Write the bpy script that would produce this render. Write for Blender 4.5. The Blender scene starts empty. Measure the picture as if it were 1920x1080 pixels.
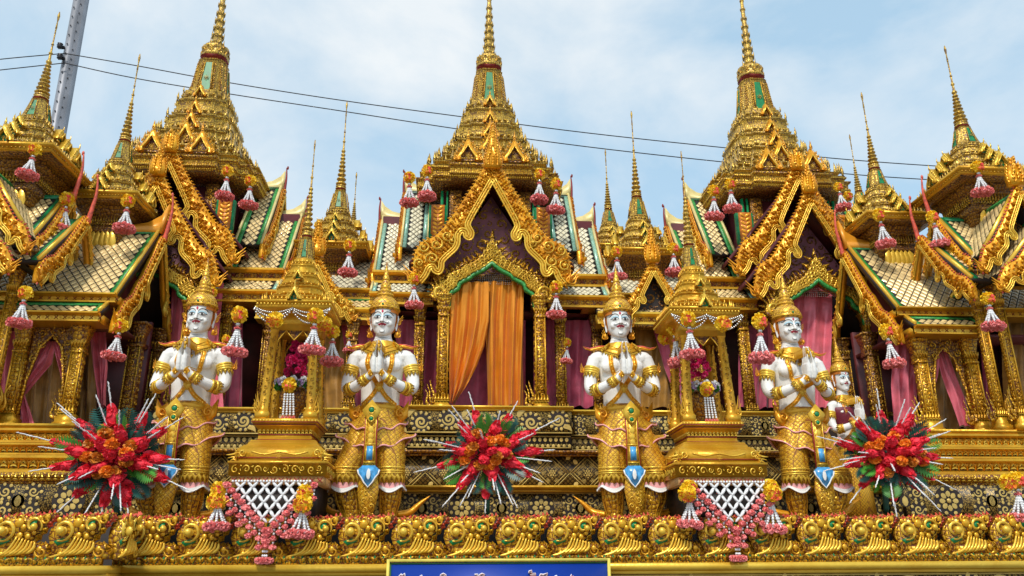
import bpy, math, random
import numpy as np
from mathutils import Matrix, Vector
from mathutils.bvhtree import BVHTree
from math import sin, cos, pi, radians
random.seed(7)
rng = np.random.default_rng(5)
COL = bpy.context.scene.collection
EYE = 1.62                                   # camera height above the ground

# ------------------------------------------------------------------ camera
FOC, PITCH, ROLL, YAW = 1500., radians(19), radians(.3), radians(-4.1)
cam_d = bpy.data.cameras.new('camera'); cam = bpy.data.objects.new('camera', cam_d); COL.objects.link(cam)
cam_d.sensor_width = 36; cam_d.lens = 36*FOC/1920; cam_d.clip_end = 3000; cam_d.clip_start = .05
cam.matrix_world = Matrix.Translation((0, 0, EYE)) @ Matrix.Rotation(YAW, 4, 'Z') @ Matrix.Rotation(pi/2+PITCH, 4, 'X') @ Matrix.Rotation(-ROLL, 4, 'Z')
bpy.context.scene.camera = cam

# ------------------------------------------------------------------ world, sun, exposure
sc = bpy.context.scene
w = bpy.data.worlds.new('World'); sc.world = w; w.use_nodes = True
nt = w.node_tree; nt.nodes.clear(); N = nt.nodes.new; LK = nt.links.new
SUN_EL, SUN_AZ = radians(52), radians(200)   # azimuth measured clockwise from +Y
out = N('ShaderNodeOutputWorld'); bg = N('ShaderNodeBackground'); bg.inputs[1].default_value = .15
sky = N('ShaderNodeTexSky'); sky.sky_type = 'NISHITA'; sky.sun_disc = False
sky.sun_elevation = SUN_EL; sky.sun_rotation = SUN_AZ; sky.air_density = 1.2; sky.dust_density = 2.5; sky.ozone_density = 1.5
tc = N('ShaderNodeTexCoord'); mp = N('ShaderNodeMapping'); mp.inputs['Scale'].default_value = (1, 1, 1.5); mp.inputs['Location'].default_value = (.62, .2, .30)
n1 = N('ShaderNodeTexNoise'); n1.inputs['Scale'].default_value = 2.5; n1.inputs['Detail'].default_value = 9; n1.inputs['Roughness'].default_value = .55; n1.inputs['Distortion'].default_value = .25
r1 = N('ShaderNodeValToRGB'); r1.color_ramp.elements[0].position = .43; r1.color_ramp.elements[1].position = .66
n2 = N('ShaderNodeTexNoise'); n2.inputs['Scale'].default_value = 5; n2.inputs['Detail'].default_value = 6
cc = N('ShaderNodeMixRGB'); cc.inputs[1].default_value = (4.15, 4.6, 4.95, 1); cc.inputs[2].default_value = (5.1, 5.3, 5.4, 1)
mul = N('ShaderNodeMixRGB'); mul.blend_type = 'MULTIPLY'; mul.inputs[0].default_value = 1; mul.inputs[2].default_value = (1.35, 1.3, 1.2, 1)
base = N('ShaderNodeMixRGB'); base.inputs[0].default_value = .72; base.inputs[2].default_value = (2.7, 3.95, 4.9, 1)
mx = N('ShaderNodeMixRGB')
LK(tc.outputs['Generated'], mp.inputs['Vector']); LK(mp.outputs[0], n1.inputs['Vector']); LK(mp.outputs[0], n2.inputs['Vector'])
LK(n1.outputs['Fac'], r1.inputs[0]); LK(n2.outputs['Fac'], cc.inputs[0])
LK(sky.outputs[0], mul.inputs[1]); LK(mul.outputs[0], base.inputs[1])
LK(r1.outputs[0], mx.inputs[0]); LK(base.outputs[0], mx.inputs[1]); LK(cc.outputs[0], mx.inputs[2])
LK(mx.outputs[0], bg.inputs[0]); LK(bg.outputs[0], out.inputs[0])
sd = bpy.data.lights.new('sun', 'SUN'); sd.energy = 2.3; sd.angle = radians(6); sd.color = (1, .95, .86)
so = bpy.data.objects.new('sun', sd); COL.objects.link(so)
sdir = Vector((sin(SUN_AZ)*cos(SUN_EL), cos(SUN_AZ)*cos(SUN_EL), sin(SUN_EL)))
so.rotation_euler = sdir.to_track_quat('Z', 'Y').to_euler(); so.location = sdir*30
sc.view_settings.view_transform = 'Standard'; sc.view_settings.look = 'None'; sc.view_settings.exposure = .30
sc.view_settings.gamma = 1; sc.view_settings.use_curve_mapping = False
sc.render.engine = 'CYCLES'; sc.cycles.max_bounces = 5; sc.cycles.diffuse_bounces = 3; sc.cycles.glossy_bounces = 3

def at(px, py, Y):
    """world point seen at photo pixel (px, py) on the plane y = Y; z measured from eye level"""
    u, v = (px-960)/FOC, (540-py)/FOC
    c, s = cos(-ROLL), sin(-ROLL); u, v = c*u-s*v, s*u+c*v
    d = (u, cos(PITCH)-v*sin(PITCH), sin(PITCH)+v*cos(PITCH))
    c, s = cos(-YAW), sin(-YAW); x, y = c*d[0]+s*d[1], -s*d[0]+c*d[1]
    t = Y/y
    return Vector((x*t, Y, d[2]*t))

# ------------------------------------------------------------------ mesh helpers
def TT(verts, faces):
    V = np.array([tuple(p) for p in verts], float).reshape(-1, 3)
    L = np.array([i for f in faces for i in f], np.int64)
    return V, L, np.array([len(f) for f in faces], np.int64)
def tx(t, M):
    A = np.array(M); return t[0]@A[:3, :3].T+A[:3, 3], t[1], t[2]
def join(ts):
    o = 0; V = []; L = []; n = []
    for t in ts:
        V.append(t[0]); L.append(t[1]+o); n.append(t[2]); o += len(t[0])
    return np.concatenate(V), np.concatenate(L), np.concatenate(n)
class MB:
    def __init__(s): s.t = []; s.m = []
    def add(s, t, M=None, m=0):
        if M is not None: t = tx(t, M)
        s.t.append(t); s.m.append(np.full(len(t[2]), m)); return s
    def build(s, name, mats, parent=None, smooth=False, kind=None, org=None):
        V, L, n = join(s.t)
        o = np.array(ORG.get(parent.name, (0, 0, 0)) if parent else (org or (0, 0, 0)), float)
        V = V-o
        me = bpy.data.meshes.new(name)
        me.vertices.add(len(V)); me.vertices.foreach_set('co', V.astype(np.float32).ravel())
        me.loops.add(len(L)); me.loops.foreach_set('vertex_index', L.astype(np.int32))
        me.polygons.add(len(n)); st = np.concatenate([[0], np.cumsum(n)[:-1]])
        me.polygons.foreach_set('loop_start', st.astype(np.int32)); me.polygons.foreach_set('loop_total', n.astype(np.int32))
        if not isinstance(mats, (list, tuple)): mats = [mats]
        for m in mats: me.materials.append(m[0] if isinstance(m,tuple) else m)
        me.polygons.foreach_set('material_index', np.concatenate(s.m).astype(np.int32))
        if smooth: me.polygons.foreach_set('use_smooth', np.ones(len(n), bool))
        me.update(calc_edges=True); me.validate()
        ob = bpy.data.objects.new(name, me); COL.objects.link(ob)
        if parent: ob.parent = parent; ORG[ob.name] = tuple(o)
        else: ob.location = (o[0], o[1], o[2]+EYE); ORG[ob.name] = tuple(o)
        if kind: ob['kind'] = kind
        return ob
ORG = {}
def thing(name, label, cat, loc=(0, 0, 0), group=None):
    o = bpy.data.objects.new(name, None); COL.objects.link(o); o.empty_display_size = .1
    o.location = (loc[0], loc[1], loc[2]+EYE); ORG[o.name] = tuple(loc)
    o['label'] = label; o['category'] = cat
    if group: o['group'] = group
    return o
def tag(o, label, cat, group=None):
    o['label'] = label; o['category'] = cat
    if group: o['group'] = group
    return o
def dup(root, loc, label=None, rz=None, scale=None):
    r = root.copy(); COL.objects.link(r); r.location = (loc[0], loc[1], loc[2]+EYE)
    if rz is not None: r.rotation_euler = (0, 0, rz)
    if scale: r.scale = scale
    if label: r['label'] = label
    ORG[r.name] = tuple(loc)
    def rec(a, b):
        for ch in list(a.children):
            c = ch.copy(); COL.objects.link(c); c.parent = b; ORG[c.name] = (0, 0, 0); rec(ch, c)
    rec(root, r); return r
def copy_part(o, parent, M):
    c = o.copy(); COL.objects.link(c); c.parent = parent; c.matrix_basis = M; return c

def box(x0, x1, y0, y1, z0, z1):
    return TT([(x0, y0, z0), (x1, y0, z0), (x1, y1, z0), (x0, y1, z0), (x0, y0, z1), (x1, y0, z1), (x1, y1, z1), (x0, y1, z1)],
              [(3, 2, 1, 0), (4, 5, 6, 7), (0, 1, 5, 4), (1, 2, 6, 5), (2, 3, 7, 6), (3, 0, 4, 7)])
def rings(R, cap=True, closed=True):
    """loft through equal-length rings"""
    n = len(R[0]); V = [p for r in R for p in r]; F = []
    m = n if closed else n-1
    for i in range(len(R)-1):
        for j in range(m):
            k = (j+1) % n; F.append((i*n+j, i*n+k, (i+1)*n+k, (i+1)*n+j))
    if cap and closed: F.append(tuple(range(n))[::-1]); F.append(tuple((len(R)-1)*n+j for j in range(n)))
    return TT(V, F)
def lathe(prof, n=12, c=(0, 0), ph=0, sy=1):
    return rings([[(c[0]+r*cos(ph+2*pi*j/n), c[1]+sy*r*sin(ph+2*pi*j/n), z) for j in range(n)] for r, z in prof])
def redent(a=.55, b=.9, c=.78):
    q = [(1, a), (b, a), (b, c), (c, c), (c, b), (a, b), (a, 1)]
    P = []
    for k in range(4):
        cs, sn = round(cos(k*pi/2)), round(sin(k*pi/2)); P += [(x*cs-y*sn, x*sn+y*cs) for x, y in q]
    return P
RDN = redent(); SQ = [(1, 1), (-1, 1), (-1, -1), (1, -1)]
OCT = [(cos(pi/8+k*pi/4)/cos(pi/8), sin(pi/8+k*pi/4)/cos(pi/8)) for k in range(8)]
def planloft(plan, prof, c=(0, 0)):
    """prof = [(half size, z)]; the size may be a pair (x, y)"""
    R = []
    for s, z in prof:
        sx, sy = s if isinstance(s, tuple) else (s, s)
        R.append([(c[0]+x*sx, c[1]+y*sy, z) for x, y in plan])
    return rings(R)
def frames(P):
    P = [Vector(p) for p in P]; T = []
    for i in range(len(P)):
        a, b = P[max(i-1, 0)], P[min(i+1, len(P)-1)]; d = (b-a); T.append(d.normalized() if d.length > 1e-9 else Vector((0, 0, 1)))
    return P, T
def tube(P, r, n=6, up=None, flat=1.):
    P, T = frames(P); R = []; up0 = Vector(up) if up else (Vector((0, 0, 1)) if abs(T[0].z) < .9 else Vector((0, 1, 0)))
    for i, (p, t) in enumerate(zip(P, T)):
        a = up0-t*up0.dot(t)
        a = a.normalized() if a.length > 1e-6 else t.orthogonal().normalized()
        if not up: up0 = a
        b = t.cross(a); rr = r[i] if isinstance(r, (list, tuple, np.ndarray)) else r
        R.append([tuple(p+a*(cos(2*pi*j/n)*rr*flat)+b*(sin(2*pi*j/n)*rr)) for j in range(n)])
    return rings(R)
def prism(poly, y0, y1):
    """polygon in x,z extruded along y"""
    n = len(poly); V = [(x, y0, z) for x, z in poly]+[(x, y1, z) for x, z in poly]
    F = [tuple(range(n)), tuple(range(n, 2*n))[::-1]]+[(i, i+n, (i+1) % n+n, (i+1) % n) for i in range(n)]
    return TT(V, F)
def ico(r=1, n=6, m=4, sz=1):
    R = []
    for i in range(m+1):
        a = -pi/2+pi*i/m; q = max(r*cos(a), r*.02)
        R.append([(q*cos(2*pi*j/n), q*sin(2*pi*j/n), r*sin(a)*sz) for j in range(n)])
    return rings(R)
def catmull(P, k=4):
    P = [np.array(p, float) for p in P]; Q = []
    for i in range(len(P)-1):
        a, b, c, d = P[max(i-1, 0)], P[i], P[i+1], P[min(i+2, len(P)-1)]
        for j in range(k):
            t = j/k; Q.append(.5*(2*b+(c-a)*t+(2*a-5*b+4*c-d)*t*t+(3*b-a-3*c+d)*t**3))
    Q.append(P[-1]); return Q
def resample(P, n):
    P = np.array(P, float); d = np.r_[0, np.cumsum(np.linalg.norm(np.diff(P, axis=0), axis=1))]
    s = np.linspace(0, d[-1], n); return np.stack([np.interp(s, d, P[:, k]) for k in range(P.shape[1])], 1)
def TR(x=0, y=0, z=0): return Matrix.Translation((x, y, z))
def RX(a): return Matrix.Rotation(a, 4, 'X')
def RY(a): return Matrix.Rotation(a, 4, 'Y')
def RZ(a): return Matrix.Rotation(a, 4, 'Z')
def SC(x, y=None, z=None):
    y = x if y is None else y; z = x if z is None else z
    return Matrix.Diagonal((x, y, z, 1))
def basis(o, u, v, n):
    M = Matrix.Identity(4)
    for i in range(3): M[i][0] = u[i]; M[i][1] = v[i]; M[i][2] = n[i]; M[i][3] = o[i]
    return M

# ------------------------------------------------------------------ materials
MAT = {}
def newmat(name):
    m = bpy.data.materials.new(name); m.use_nodes = True; MAT[name] = m
    return m, m.node_tree, m.node_tree.nodes['Principled BSDF']
def simple(name, c, rough=.5, metal=0., var=.12, scale=20, bump=0., bscale=60, coat=0., sheen=0., trans=0.):
    m, t, b = newmat(name); n = t.nodes.new; l = t.links.new
    tc = n('ShaderNodeTexCoord'); no = n('ShaderNodeTexNoise'); no.inputs['Scale'].default_value = scale; no.inputs['Detail'].default_value = 5
    l(tc.outputs['Object'], no.inputs['Vector'])
    r = n('ShaderNodeMapRange'); r.inputs[1].default_value = .3; r.inputs[2].default_value = .7
    l(no.outputs['Fac'], r.inputs[0]); mx = n('ShaderNodeMixRGB')
    mx.inputs[1].default_value = tuple(x*(1-var) for x in c)+(1,); mx.inputs[2].default_value = tuple(min(1, x*(1+var)) for x in c)+(1,)
    l(r.outputs[0], mx.inputs[0]); l(mx.outputs[0], b.inputs['Base Color'])
    b.inputs['Roughness'].default_value = rough; b.inputs['Metallic'].default_value = metal
    b.inputs['Coat Weight'].default_value = coat; b.inputs['Sheen Weight'].default_value = sheen
    b.inputs['Subsurface Weight'].default_value = trans; b.inputs['Subsurface Radius'].default_value = (.02, .01, .01)
    if bump:
        n2 = n('ShaderNodeTexNoise'); n2.inputs['Scale'].default_value = bscale; n2.inputs['Detail'].default_value = 4; l(tc.outputs['Object'], n2.inputs['Vector'])
        bp = n('ShaderNodeBump'); bp.inputs['Strength'].default_value = bump; bp.inputs['Distance'].default_value = .01
        l(n2.outputs['Fac'], bp.inputs['Height']); l(bp.outputs[0], b.inputs['Normal'])
    return m
def gold(name, c1, c2, ground_shade, scale=30, edge=.07, metal=.6, rough=.33, bump=.6, dist=.02, stretch=(1, 1, 1), soft=.06, rand=1., rot=0.):
    m, t, b = newmat(name); n = t.nodes.new; l = t.links.new
    tc = n('ShaderNodeTexCoord'); mp = n('ShaderNodeMapping'); mp.inputs['Scale'].default_value = stretch; mp.inputs['Rotation'].default_value = (0, rot, 0); l(tc.outputs['Object'], mp.inputs[0])
    nz = n('ShaderNodeTexNoise'); nz.inputs['Scale'].default_value = scale*.45; nz.inputs['Detail'].default_value = 3; l(mp.outputs[0], nz.inputs['Vector'])
    wp = n('ShaderNodeMixRGB'); wp.blend_type = 'ADD'; wp.inputs[0].default_value = .02 if rand < .2 else .05; l(mp.outputs[0], wp.inputs[1]); l(nz.outputs['Color'], wp.inputs[2])
    v1 = n('ShaderNodeTexVoronoi'); v1.feature = 'DISTANCE_TO_EDGE'; v1.inputs['Scale'].default_value = scale; l(wp.outputs[0], v1.inputs['Vector'])
    v2 = n('ShaderNodeTexVoronoi'); v2.inputs['Scale'].default_value = scale; l(wp.outputs[0], v2.inputs['Vector'])
    v1.inputs['Randomness'].default_value = rand; v2.inputs['Randomness'].default_value = rand
    lo = n('ShaderNodeTexNoise'); lo.inputs['Scale'].default_value = 4; lo.inputs['Detail'].default_value = 6; l(tc.outputs['Object'], lo.inputs['Vector'])
    rl = n('ShaderNodeMapRange'); rl.inputs[1].default_value = .35; rl.inputs[2].default_value = .65; l(lo.outputs['Fac'], rl.inputs[0])
    mx = n('ShaderNodeMixRGB'); mx.inputs[1].default_value = c1+(1,); mx.inputs[2].default_value = c2+(1,); l(rl.outputs[0], mx.inputs[0])
    re = n('ShaderNodeMapRange'); re.inputs[1].default_value = edge; re.inputs[2].default_value = edge+soft; l(v1.outputs['Distance'], re.inputs[0])
    m2 = n('ShaderNodeMixRGB'); m2.inputs[1].default_value = ground_shade+(1,); l(re.outputs[0], m2.inputs[0]); l(mx.outputs[0], m2.inputs[2])
    l(m2.outputs[0], b.inputs['Base Color']); b.inputs['Roughness'].default_value = rough
    mm = n('ShaderNodeMath'); mm.operation = 'MULTIPLY'; mm.inputs[1].default_value = metal; l(re.outputs[0], mm.inputs[0]); l(mm.outputs[0], b.inputs['Metallic'])
    if bump:
        iv = n('ShaderNodeMath'); iv.operation = 'SUBTRACT'; iv.inputs[0].default_value = 1; l(v2.outputs['Distance'], iv.inputs[1])
        bp = n('ShaderNodeBump'); bp.inputs['Strength'].default_value = bump; bp.inputs['Distance'].default_value = dist
        l(iv.outputs[0], bp.inputs['Height']); l(bp.outputs[0], b.inputs['Normal'])
    return m
G_PLAIN = gold('gold leaf smooth', (.74, .42, .028), (.58, .28, .015), (.22, .07, .006), 26, -1, .48, .34, .18, .01, soft=.01)
G_TRIM = gold('gold leaf pale trim', (.86, .57, .07), (.74, .43, .035), (.35, .13, .012), 30, -1, .42, .30, .12, .01, soft=.01)
G_REL = gold('gold relief', (.80, .46, .028), (.64, .32, .016), (.16, .045, .008), 30, .045, .46, .32, .7, .02, rand=.45)
G_FINE = gold('gold fine relief', (.80, .49, .04), (.62, .33, .02), (.17, .05, .01), 40, .06, .46, .34, .7, .016, rand=.25)
G_OR = gold('orange gold relief', (.90, .43, .016), (.76, .30, .010), (.32, .08, .005), 26, -1, .36, .30, .3, .012, soft=.01)
G_SPIRE = gold('weathered spire gold', (.74, .48, .07), (.54, .33, .04), (.17, .08, .018), 34, .045, .42, .38, .45, .014, rand=.4)
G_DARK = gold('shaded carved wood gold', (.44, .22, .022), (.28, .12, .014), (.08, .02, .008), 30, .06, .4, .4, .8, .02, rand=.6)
G_CLOTH = gold('engraved gold garment', (.84, .50, .035), (.70, .35, .018), (.30, .11, .012), 38, .05, .40, .35, .4, .008, soft=.05, rand=.0, rot=pi/4)
G_CREST = gold('gilded plaster crest', (.84, .48, .028), (.66, .32, .016), (.26, .08, .008), 22, -1, .44, .28, .25, .012, soft=.01)
STEN = gold('stencilled gold scroll ground', (.42, .30, .075), (.34, .22, .05), (.014, .008, .005), 50, .12, .2, .45, 0, .01, soft=.02, rand=.8)
STEN2 = gold('stencilled small diamond ground', (.22, .15, .04), (.16, .10, .028), (.012, .007, .005), 34, .13, .2, .45, 0, .01, soft=.02, rand=.0, rot=pi/4)
G_OLIVE = simple('olive gold stencil', (.58, .42, .12), .45, .25, .25, 9)
LACQ = simple('black lacquer', (.018, .010, .007), .6, 0, .4, 8)
MAROON = simple('dark maroon boards', (.10, .016, .018), .5, 0, .5, 5)
BLACK = simple('dark interior', (.008, .004, .003), .8)
GREEN = simple('green enamel', (.0, .20, .06), .4, 0, .3, 25)
GREEN2 = simple('bright green glass mosaic', (.03, .26, .05), .35, 0, .7, 60, .3, 90)
RED = simple('red enamel', (.24, .014, .010), .55, 0, .3, 25)
PINKED = simple('faded red edging', (.62, .09, .05), .4, 0, .45, 30)
CREAM = simple('cream roof trim', (.70, .58, .24), .4, .1, .15, 12)
WHITE = simple('white enamel', (.81, .80, .77), .48, 0, .07, 7, .2, 26, coat=.1)
TILE_M = simple('mirror glass roof tile', (.74, .54, .24), .38, .15, .32, 14, coat=.1)
TILE_W = simple('pale mirror roof tile', (.72, .66, .46), .38, .12, .2, 14, coat=.15)
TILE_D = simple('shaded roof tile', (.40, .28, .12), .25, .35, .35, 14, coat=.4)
MINT = simple('mint border glass', (.26, .48, .38), .25, .1, .45, 60)
SILK_O = simple('orange silk', (.70, .235, .006), .32, .4, .10, 6, .08, 300, sheen=.15)
SILK_G = simple('old gold silk', (.36, .17, .02), .4, .1, .3, 8, .2, 240, sheen=.3)
SILK_P = simple('dusty pink silk', (.72, .14, .19), .30, .15, .25, 7, .15, 200, sheen=.25)
SILK_V = simple('plum silk', (.46, .06, .12), .45, .05, .3, 7, .25, 200, sheen=.4)
P_YEL = simple('yellow petal', (1.0, .58, .01), .55, 0, .2, 50, trans=.1)
P_ORA = simple('orange petal', (.93, .24, .012), .55, 0, .2, 50, trans=.1)
P_PIN = simple('pink petal', (1.0, .26, .25), .7, 0, .22, 40, trans=.1)
P_COR = simple('coral pink centre', (.90, .10, .07), .5, 0, .25, 50, trans=.1)
P_MAG = simple('magenta petal', (.70, .015, .14), .5, 0, .3, 40, trans=.1)
P_RED = simple('red petal', (.96, .024, .05), .7, 0, .4, 30, trans=.1)
P_BRN = simple('ochre rose petal', (.62, .20, .015), .55, 0, .4, 30, trans=.1)
P_LIL = simple('lilac petal', (.50, .36, .60), .55, 0, .3, 40)
BEAD = simple('white jasmine bud', (.76, .77, .78), .5, 0, .1, 60)
BEAD2 = simple('silver bead', (.6, .58, .55), .2, .8, .2, 60)
LEAF1 = simple('teal fern', (.008, .085, .065), .45, 0, .5, 12)
LEAF2 = simple('bright green fern', (.05, .25, .018), .45, 0, .4, 12)
BLUE = simple('blue enamel', (.05, .30, .62), .3, 0, .35, 40, coat=.4)
STEEL = simple('galvanised steel', (.24, .25, .28), .5, .35, .2, 3)
WIRE = simple('black cable', (.012, .012, .014), .6)
INK = simple('black paint line', (.015, .012, .016), .4)
LIPS = simple('crimson paint', (.42, .012, .03), .35)
EYEL = simple('pale blue eyelid paint', (.42, .62, .72), .4)
TYMP = simple('faded mauve plaster', (.30, .12, .16), .6, 0, .6, 5)
HAIR = simple('orange hair band paint', (.55, .17, .015), .4, .2, .3, 30)
PINKL = simple('pink hem paint', (.80, .36, .36), .4, 0, .2, 40)
# ------------------------------------------------------------------ ornament templates
def antefix(w=1., h=1.6, t=.35):
    """small pointed leaf standing on a ledge, faces -y"""
    o = [(-.5, 0), (-.62, .28), (-.34, .52), (-.2, .78), (0, 1), (.2, .78), (.34, .52), (.62, .28), (.5, 0)]
    V = [(x*w, 0, z*h) for x, z in o]+[(0, -t*w, .05*h), (0, -t*1.2*w, .4*h)]; n = len(o)
    F = [(i, i+1, n+1 if 1 <= i <= n-3 else n+1) for i in range(n-1)]+[(0, n, n+1), (n, n-1, n+1)]
    V += [(0, t*.6*w, .3*h)]; F += [(i+1, i, n+2) for i in range(n-1)]
    return TT(V, F)
ANTE = antefix()
def spiral(r=1., turns=1.35, w=.24, n=16, ph=0, hgt=.12, flip=1):
    """flat curling stroke in x,z, facing -y, with a tail"""
    P = []; W = []
    for i in range(n):
        t = i/(n-1); a = ph+flip*turns*2*pi*t; q = r*(1-.86*t**.85)
        P.append((q*cos(a), q*sin(a))); W.append(w*r*(1-.55*t)*(.35+.65*min(1, t*4)))
    V = []; F = []
    for i, (p, ww) in enumerate(zip(P, W)):
        a = P[max(i-1, 0)]; b = P[min(i+1, n-1)]; d = np.array(b)-np.array(a); d /= np.linalg.norm(d)+1e-9
        nx, nz = -d[1]*ww/2, d[0]*ww/2
        V += [(p[0]-nx, 0, p[1]-nz), (p[0], -hgt*r, p[1]), (p[0]+nx, 0, p[1]+nz)]
    for i in range(n-1):
        F += [(3*i, 3*i+1, 3*i+4, 3*i+3), (3*i+1, 3*i+2, 3*i+5, 3*i+4)]
    return TT(V, F)
def comma(r=1., n=7, hgt=.15, bend=.9):
    """leaf stroke: fat head and bent tip"""
    V = []; F = []
    for i in range(n):
        t = i/(n-1); a = bend*(t-.5); x = 1.9*r*(t-.5); z = r*.35*math.sin(t*pi)*bend; w = r*.62*math.sin(pi*min(1, .12+t*.9))**.8*(1-.6*t)
        V += [(x, 0, z-w), (x, -hgt*r*(1-t), z), (x, 0, z+w)]
    for i in range(n-1): F += [(3*i, 3*i+1, 3*i+4, 3*i+3), (3*i+1, 3*i+2, 3*i+5, 3*i+4)]
    return TT(V, F)
def petal(l=1., w=.5, hgt=.1):
    o = [(0, 0), (.25, -.8), (.6, -1), (.88, -.6), (1, 0), (.88, .6), (.6, 1), (.25, .8)]
    V = [(x*l, 0, z*w/2) for x, z in o]+[(.55*l, -hgt, 0)]; F = [(i, (i+1) % 8, 8) for i in range(8)]
    return TT(V, F)
def medallion(r, hgt=.1, n=8):
    T = []
    for k in range(n):
        T.append(tx(petal(r*.46, r*.36, hgt*r), RY(-2*pi*k/n)@TR(r*.26, 0, 0)))
        T.append(tx(petal(r*.26, r*.30, hgt*r), RY(-2*pi*(k+.5)/n)@TR(r*.76, 0, 0)))
    T.append(tx(ico(r*.2, 8, 3), SC(1, .4, 1))); return join(T)
def pack(w, h, seeds=(), rmin=.012, rmax=.06, tries=1500, seed=3, inside=None):
    """circles packed into w x h centred at the origin"""
    g = random.Random(seed); C = list(seeds)
    r = rmax
    while r > rmin:
        for _ in range(tries):
            x, z = g.uniform(-w/2+r, w/2-r), g.uniform(-h/2+r, h/2-r)
            if inside and not inside(x, z, r): continue
            if all((x-c[0])**2+(z-c[1])**2 > (r+c[2]+.1*r)**2 for c in C): C.append((x, z, r))
        r *= .72
    return C[len(seeds):]
def scrollwork(w, h, seeds=(), rmin=.014, rmax=.06, seed=3, hgt=.1, tries=500, width=.42, inside=None, mirror=False):
    g = random.Random(seed+1); T = []
    ww = w/2 if mirror else w
    for x, z, r in pack(ww, h, seeds, rmin, rmax, tries, seed, inside):
        if r > rmax*.45: t = tx(spiral(r, 1.25, width, 14, g.uniform(0, 6.28), hgt, g.choice((-1, 1))), TR(x, 0, z))
        elif r > rmax*.2: t = tx(comma(r*.95, 5, hgt), TR(x, 0, z)@RY(g.uniform(0, 6.28)))
        else: t = tx(petal(r*1.9, r*1.4, hgt*r), TR(x, 0, z)@RY(g.uniform(0, 6.28))@TR(-r*.95, 0, 0))
        if mirror:
            T.append(tx(t, TR(-ww/2, 0, 0))); m = tx(t, TR(ww/2, 0, 0)@SC(-1, 1, 1)) if False else tx(tx(t, TR(-ww/2, 0, 0)), SC(-1, 1, 1)); T.append(m)
        else: T.append(t)
    return join(T)
def kanok(s=1.):
    """upswept flame ornament, curling, in x,z; about s high"""
    T = []
    for (p0, p1, p2, p3, r) in [((0, 0), (-.25, .25), (-.05, .6), (.12, 1.0), .15), ((.02, 0), (.3, .12), (.22, .42), (.42, .62), .11), ((-.02, 0), (-.42, .1), (-.34, .4), (-.5, .62), .09), ((0, .1), (.1, .35), (.12, .55), (.3, .85), .09)]:
        P = [(x*s, 0, z*s) for x, z in catmull([p0, p1, p2, p3], 4)]; n = len(P)
        T.append(tube(P, [r*s*(1-i/(n-1))**.7*(.6+.4*min(1, i/3))+.002*s for i in range(n)], 5, up=(0, 1, 0), flat=.55))
    T.append(tx(spiral(.2*s, 1.3, .5, 12, 2.5, .5), TR(-.1*s, -.06*s, .22*s))); T.append(tx(ico(.07*s, 6, 4), TR(-.1*s, -.08*s, .22*s)))
    return join(T)
KAN = kanok()

# Bargeboard of a Thai gable: normalised to the middle porch (half width .79 m, height 1.24 m)
INNER = [(0, 0), (.14, -.27), (.27, -.53), (.265, -.60), (.235, -.66), (.25, -.715), (.29, -.70), (.30, -.65), (.345, -.635), (.385, -.69), (.39, -.78), (.42, -.85), (.50, -.93), (.555, -1.0), (.56, -1.07), (.585, -1.12), (.63, -1.10), (.65, -1.06), (.695, -1.08), (.73, -1.16), (.79, -1.24)]
EDGE = [(0, -.02), (.27, -.55), (.31, -.62), (.37, -.66), (.41, -.76), (.45, -.86), (.52, -.93), (.58, -1.0), (.62, -1.06), (.70, -1.07), (.76, -1.16), (.80, -1.24)]
OUTER = [(0, .34), (.09, .25), (.2, .02), (.36, -.24), (.56, -.56), (.68, -.68), (.84, -.74), (.90, -.86), (.90, -1.02), (.87, -1.14), (.83, -1.22), (.81, -1.25)]
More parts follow.
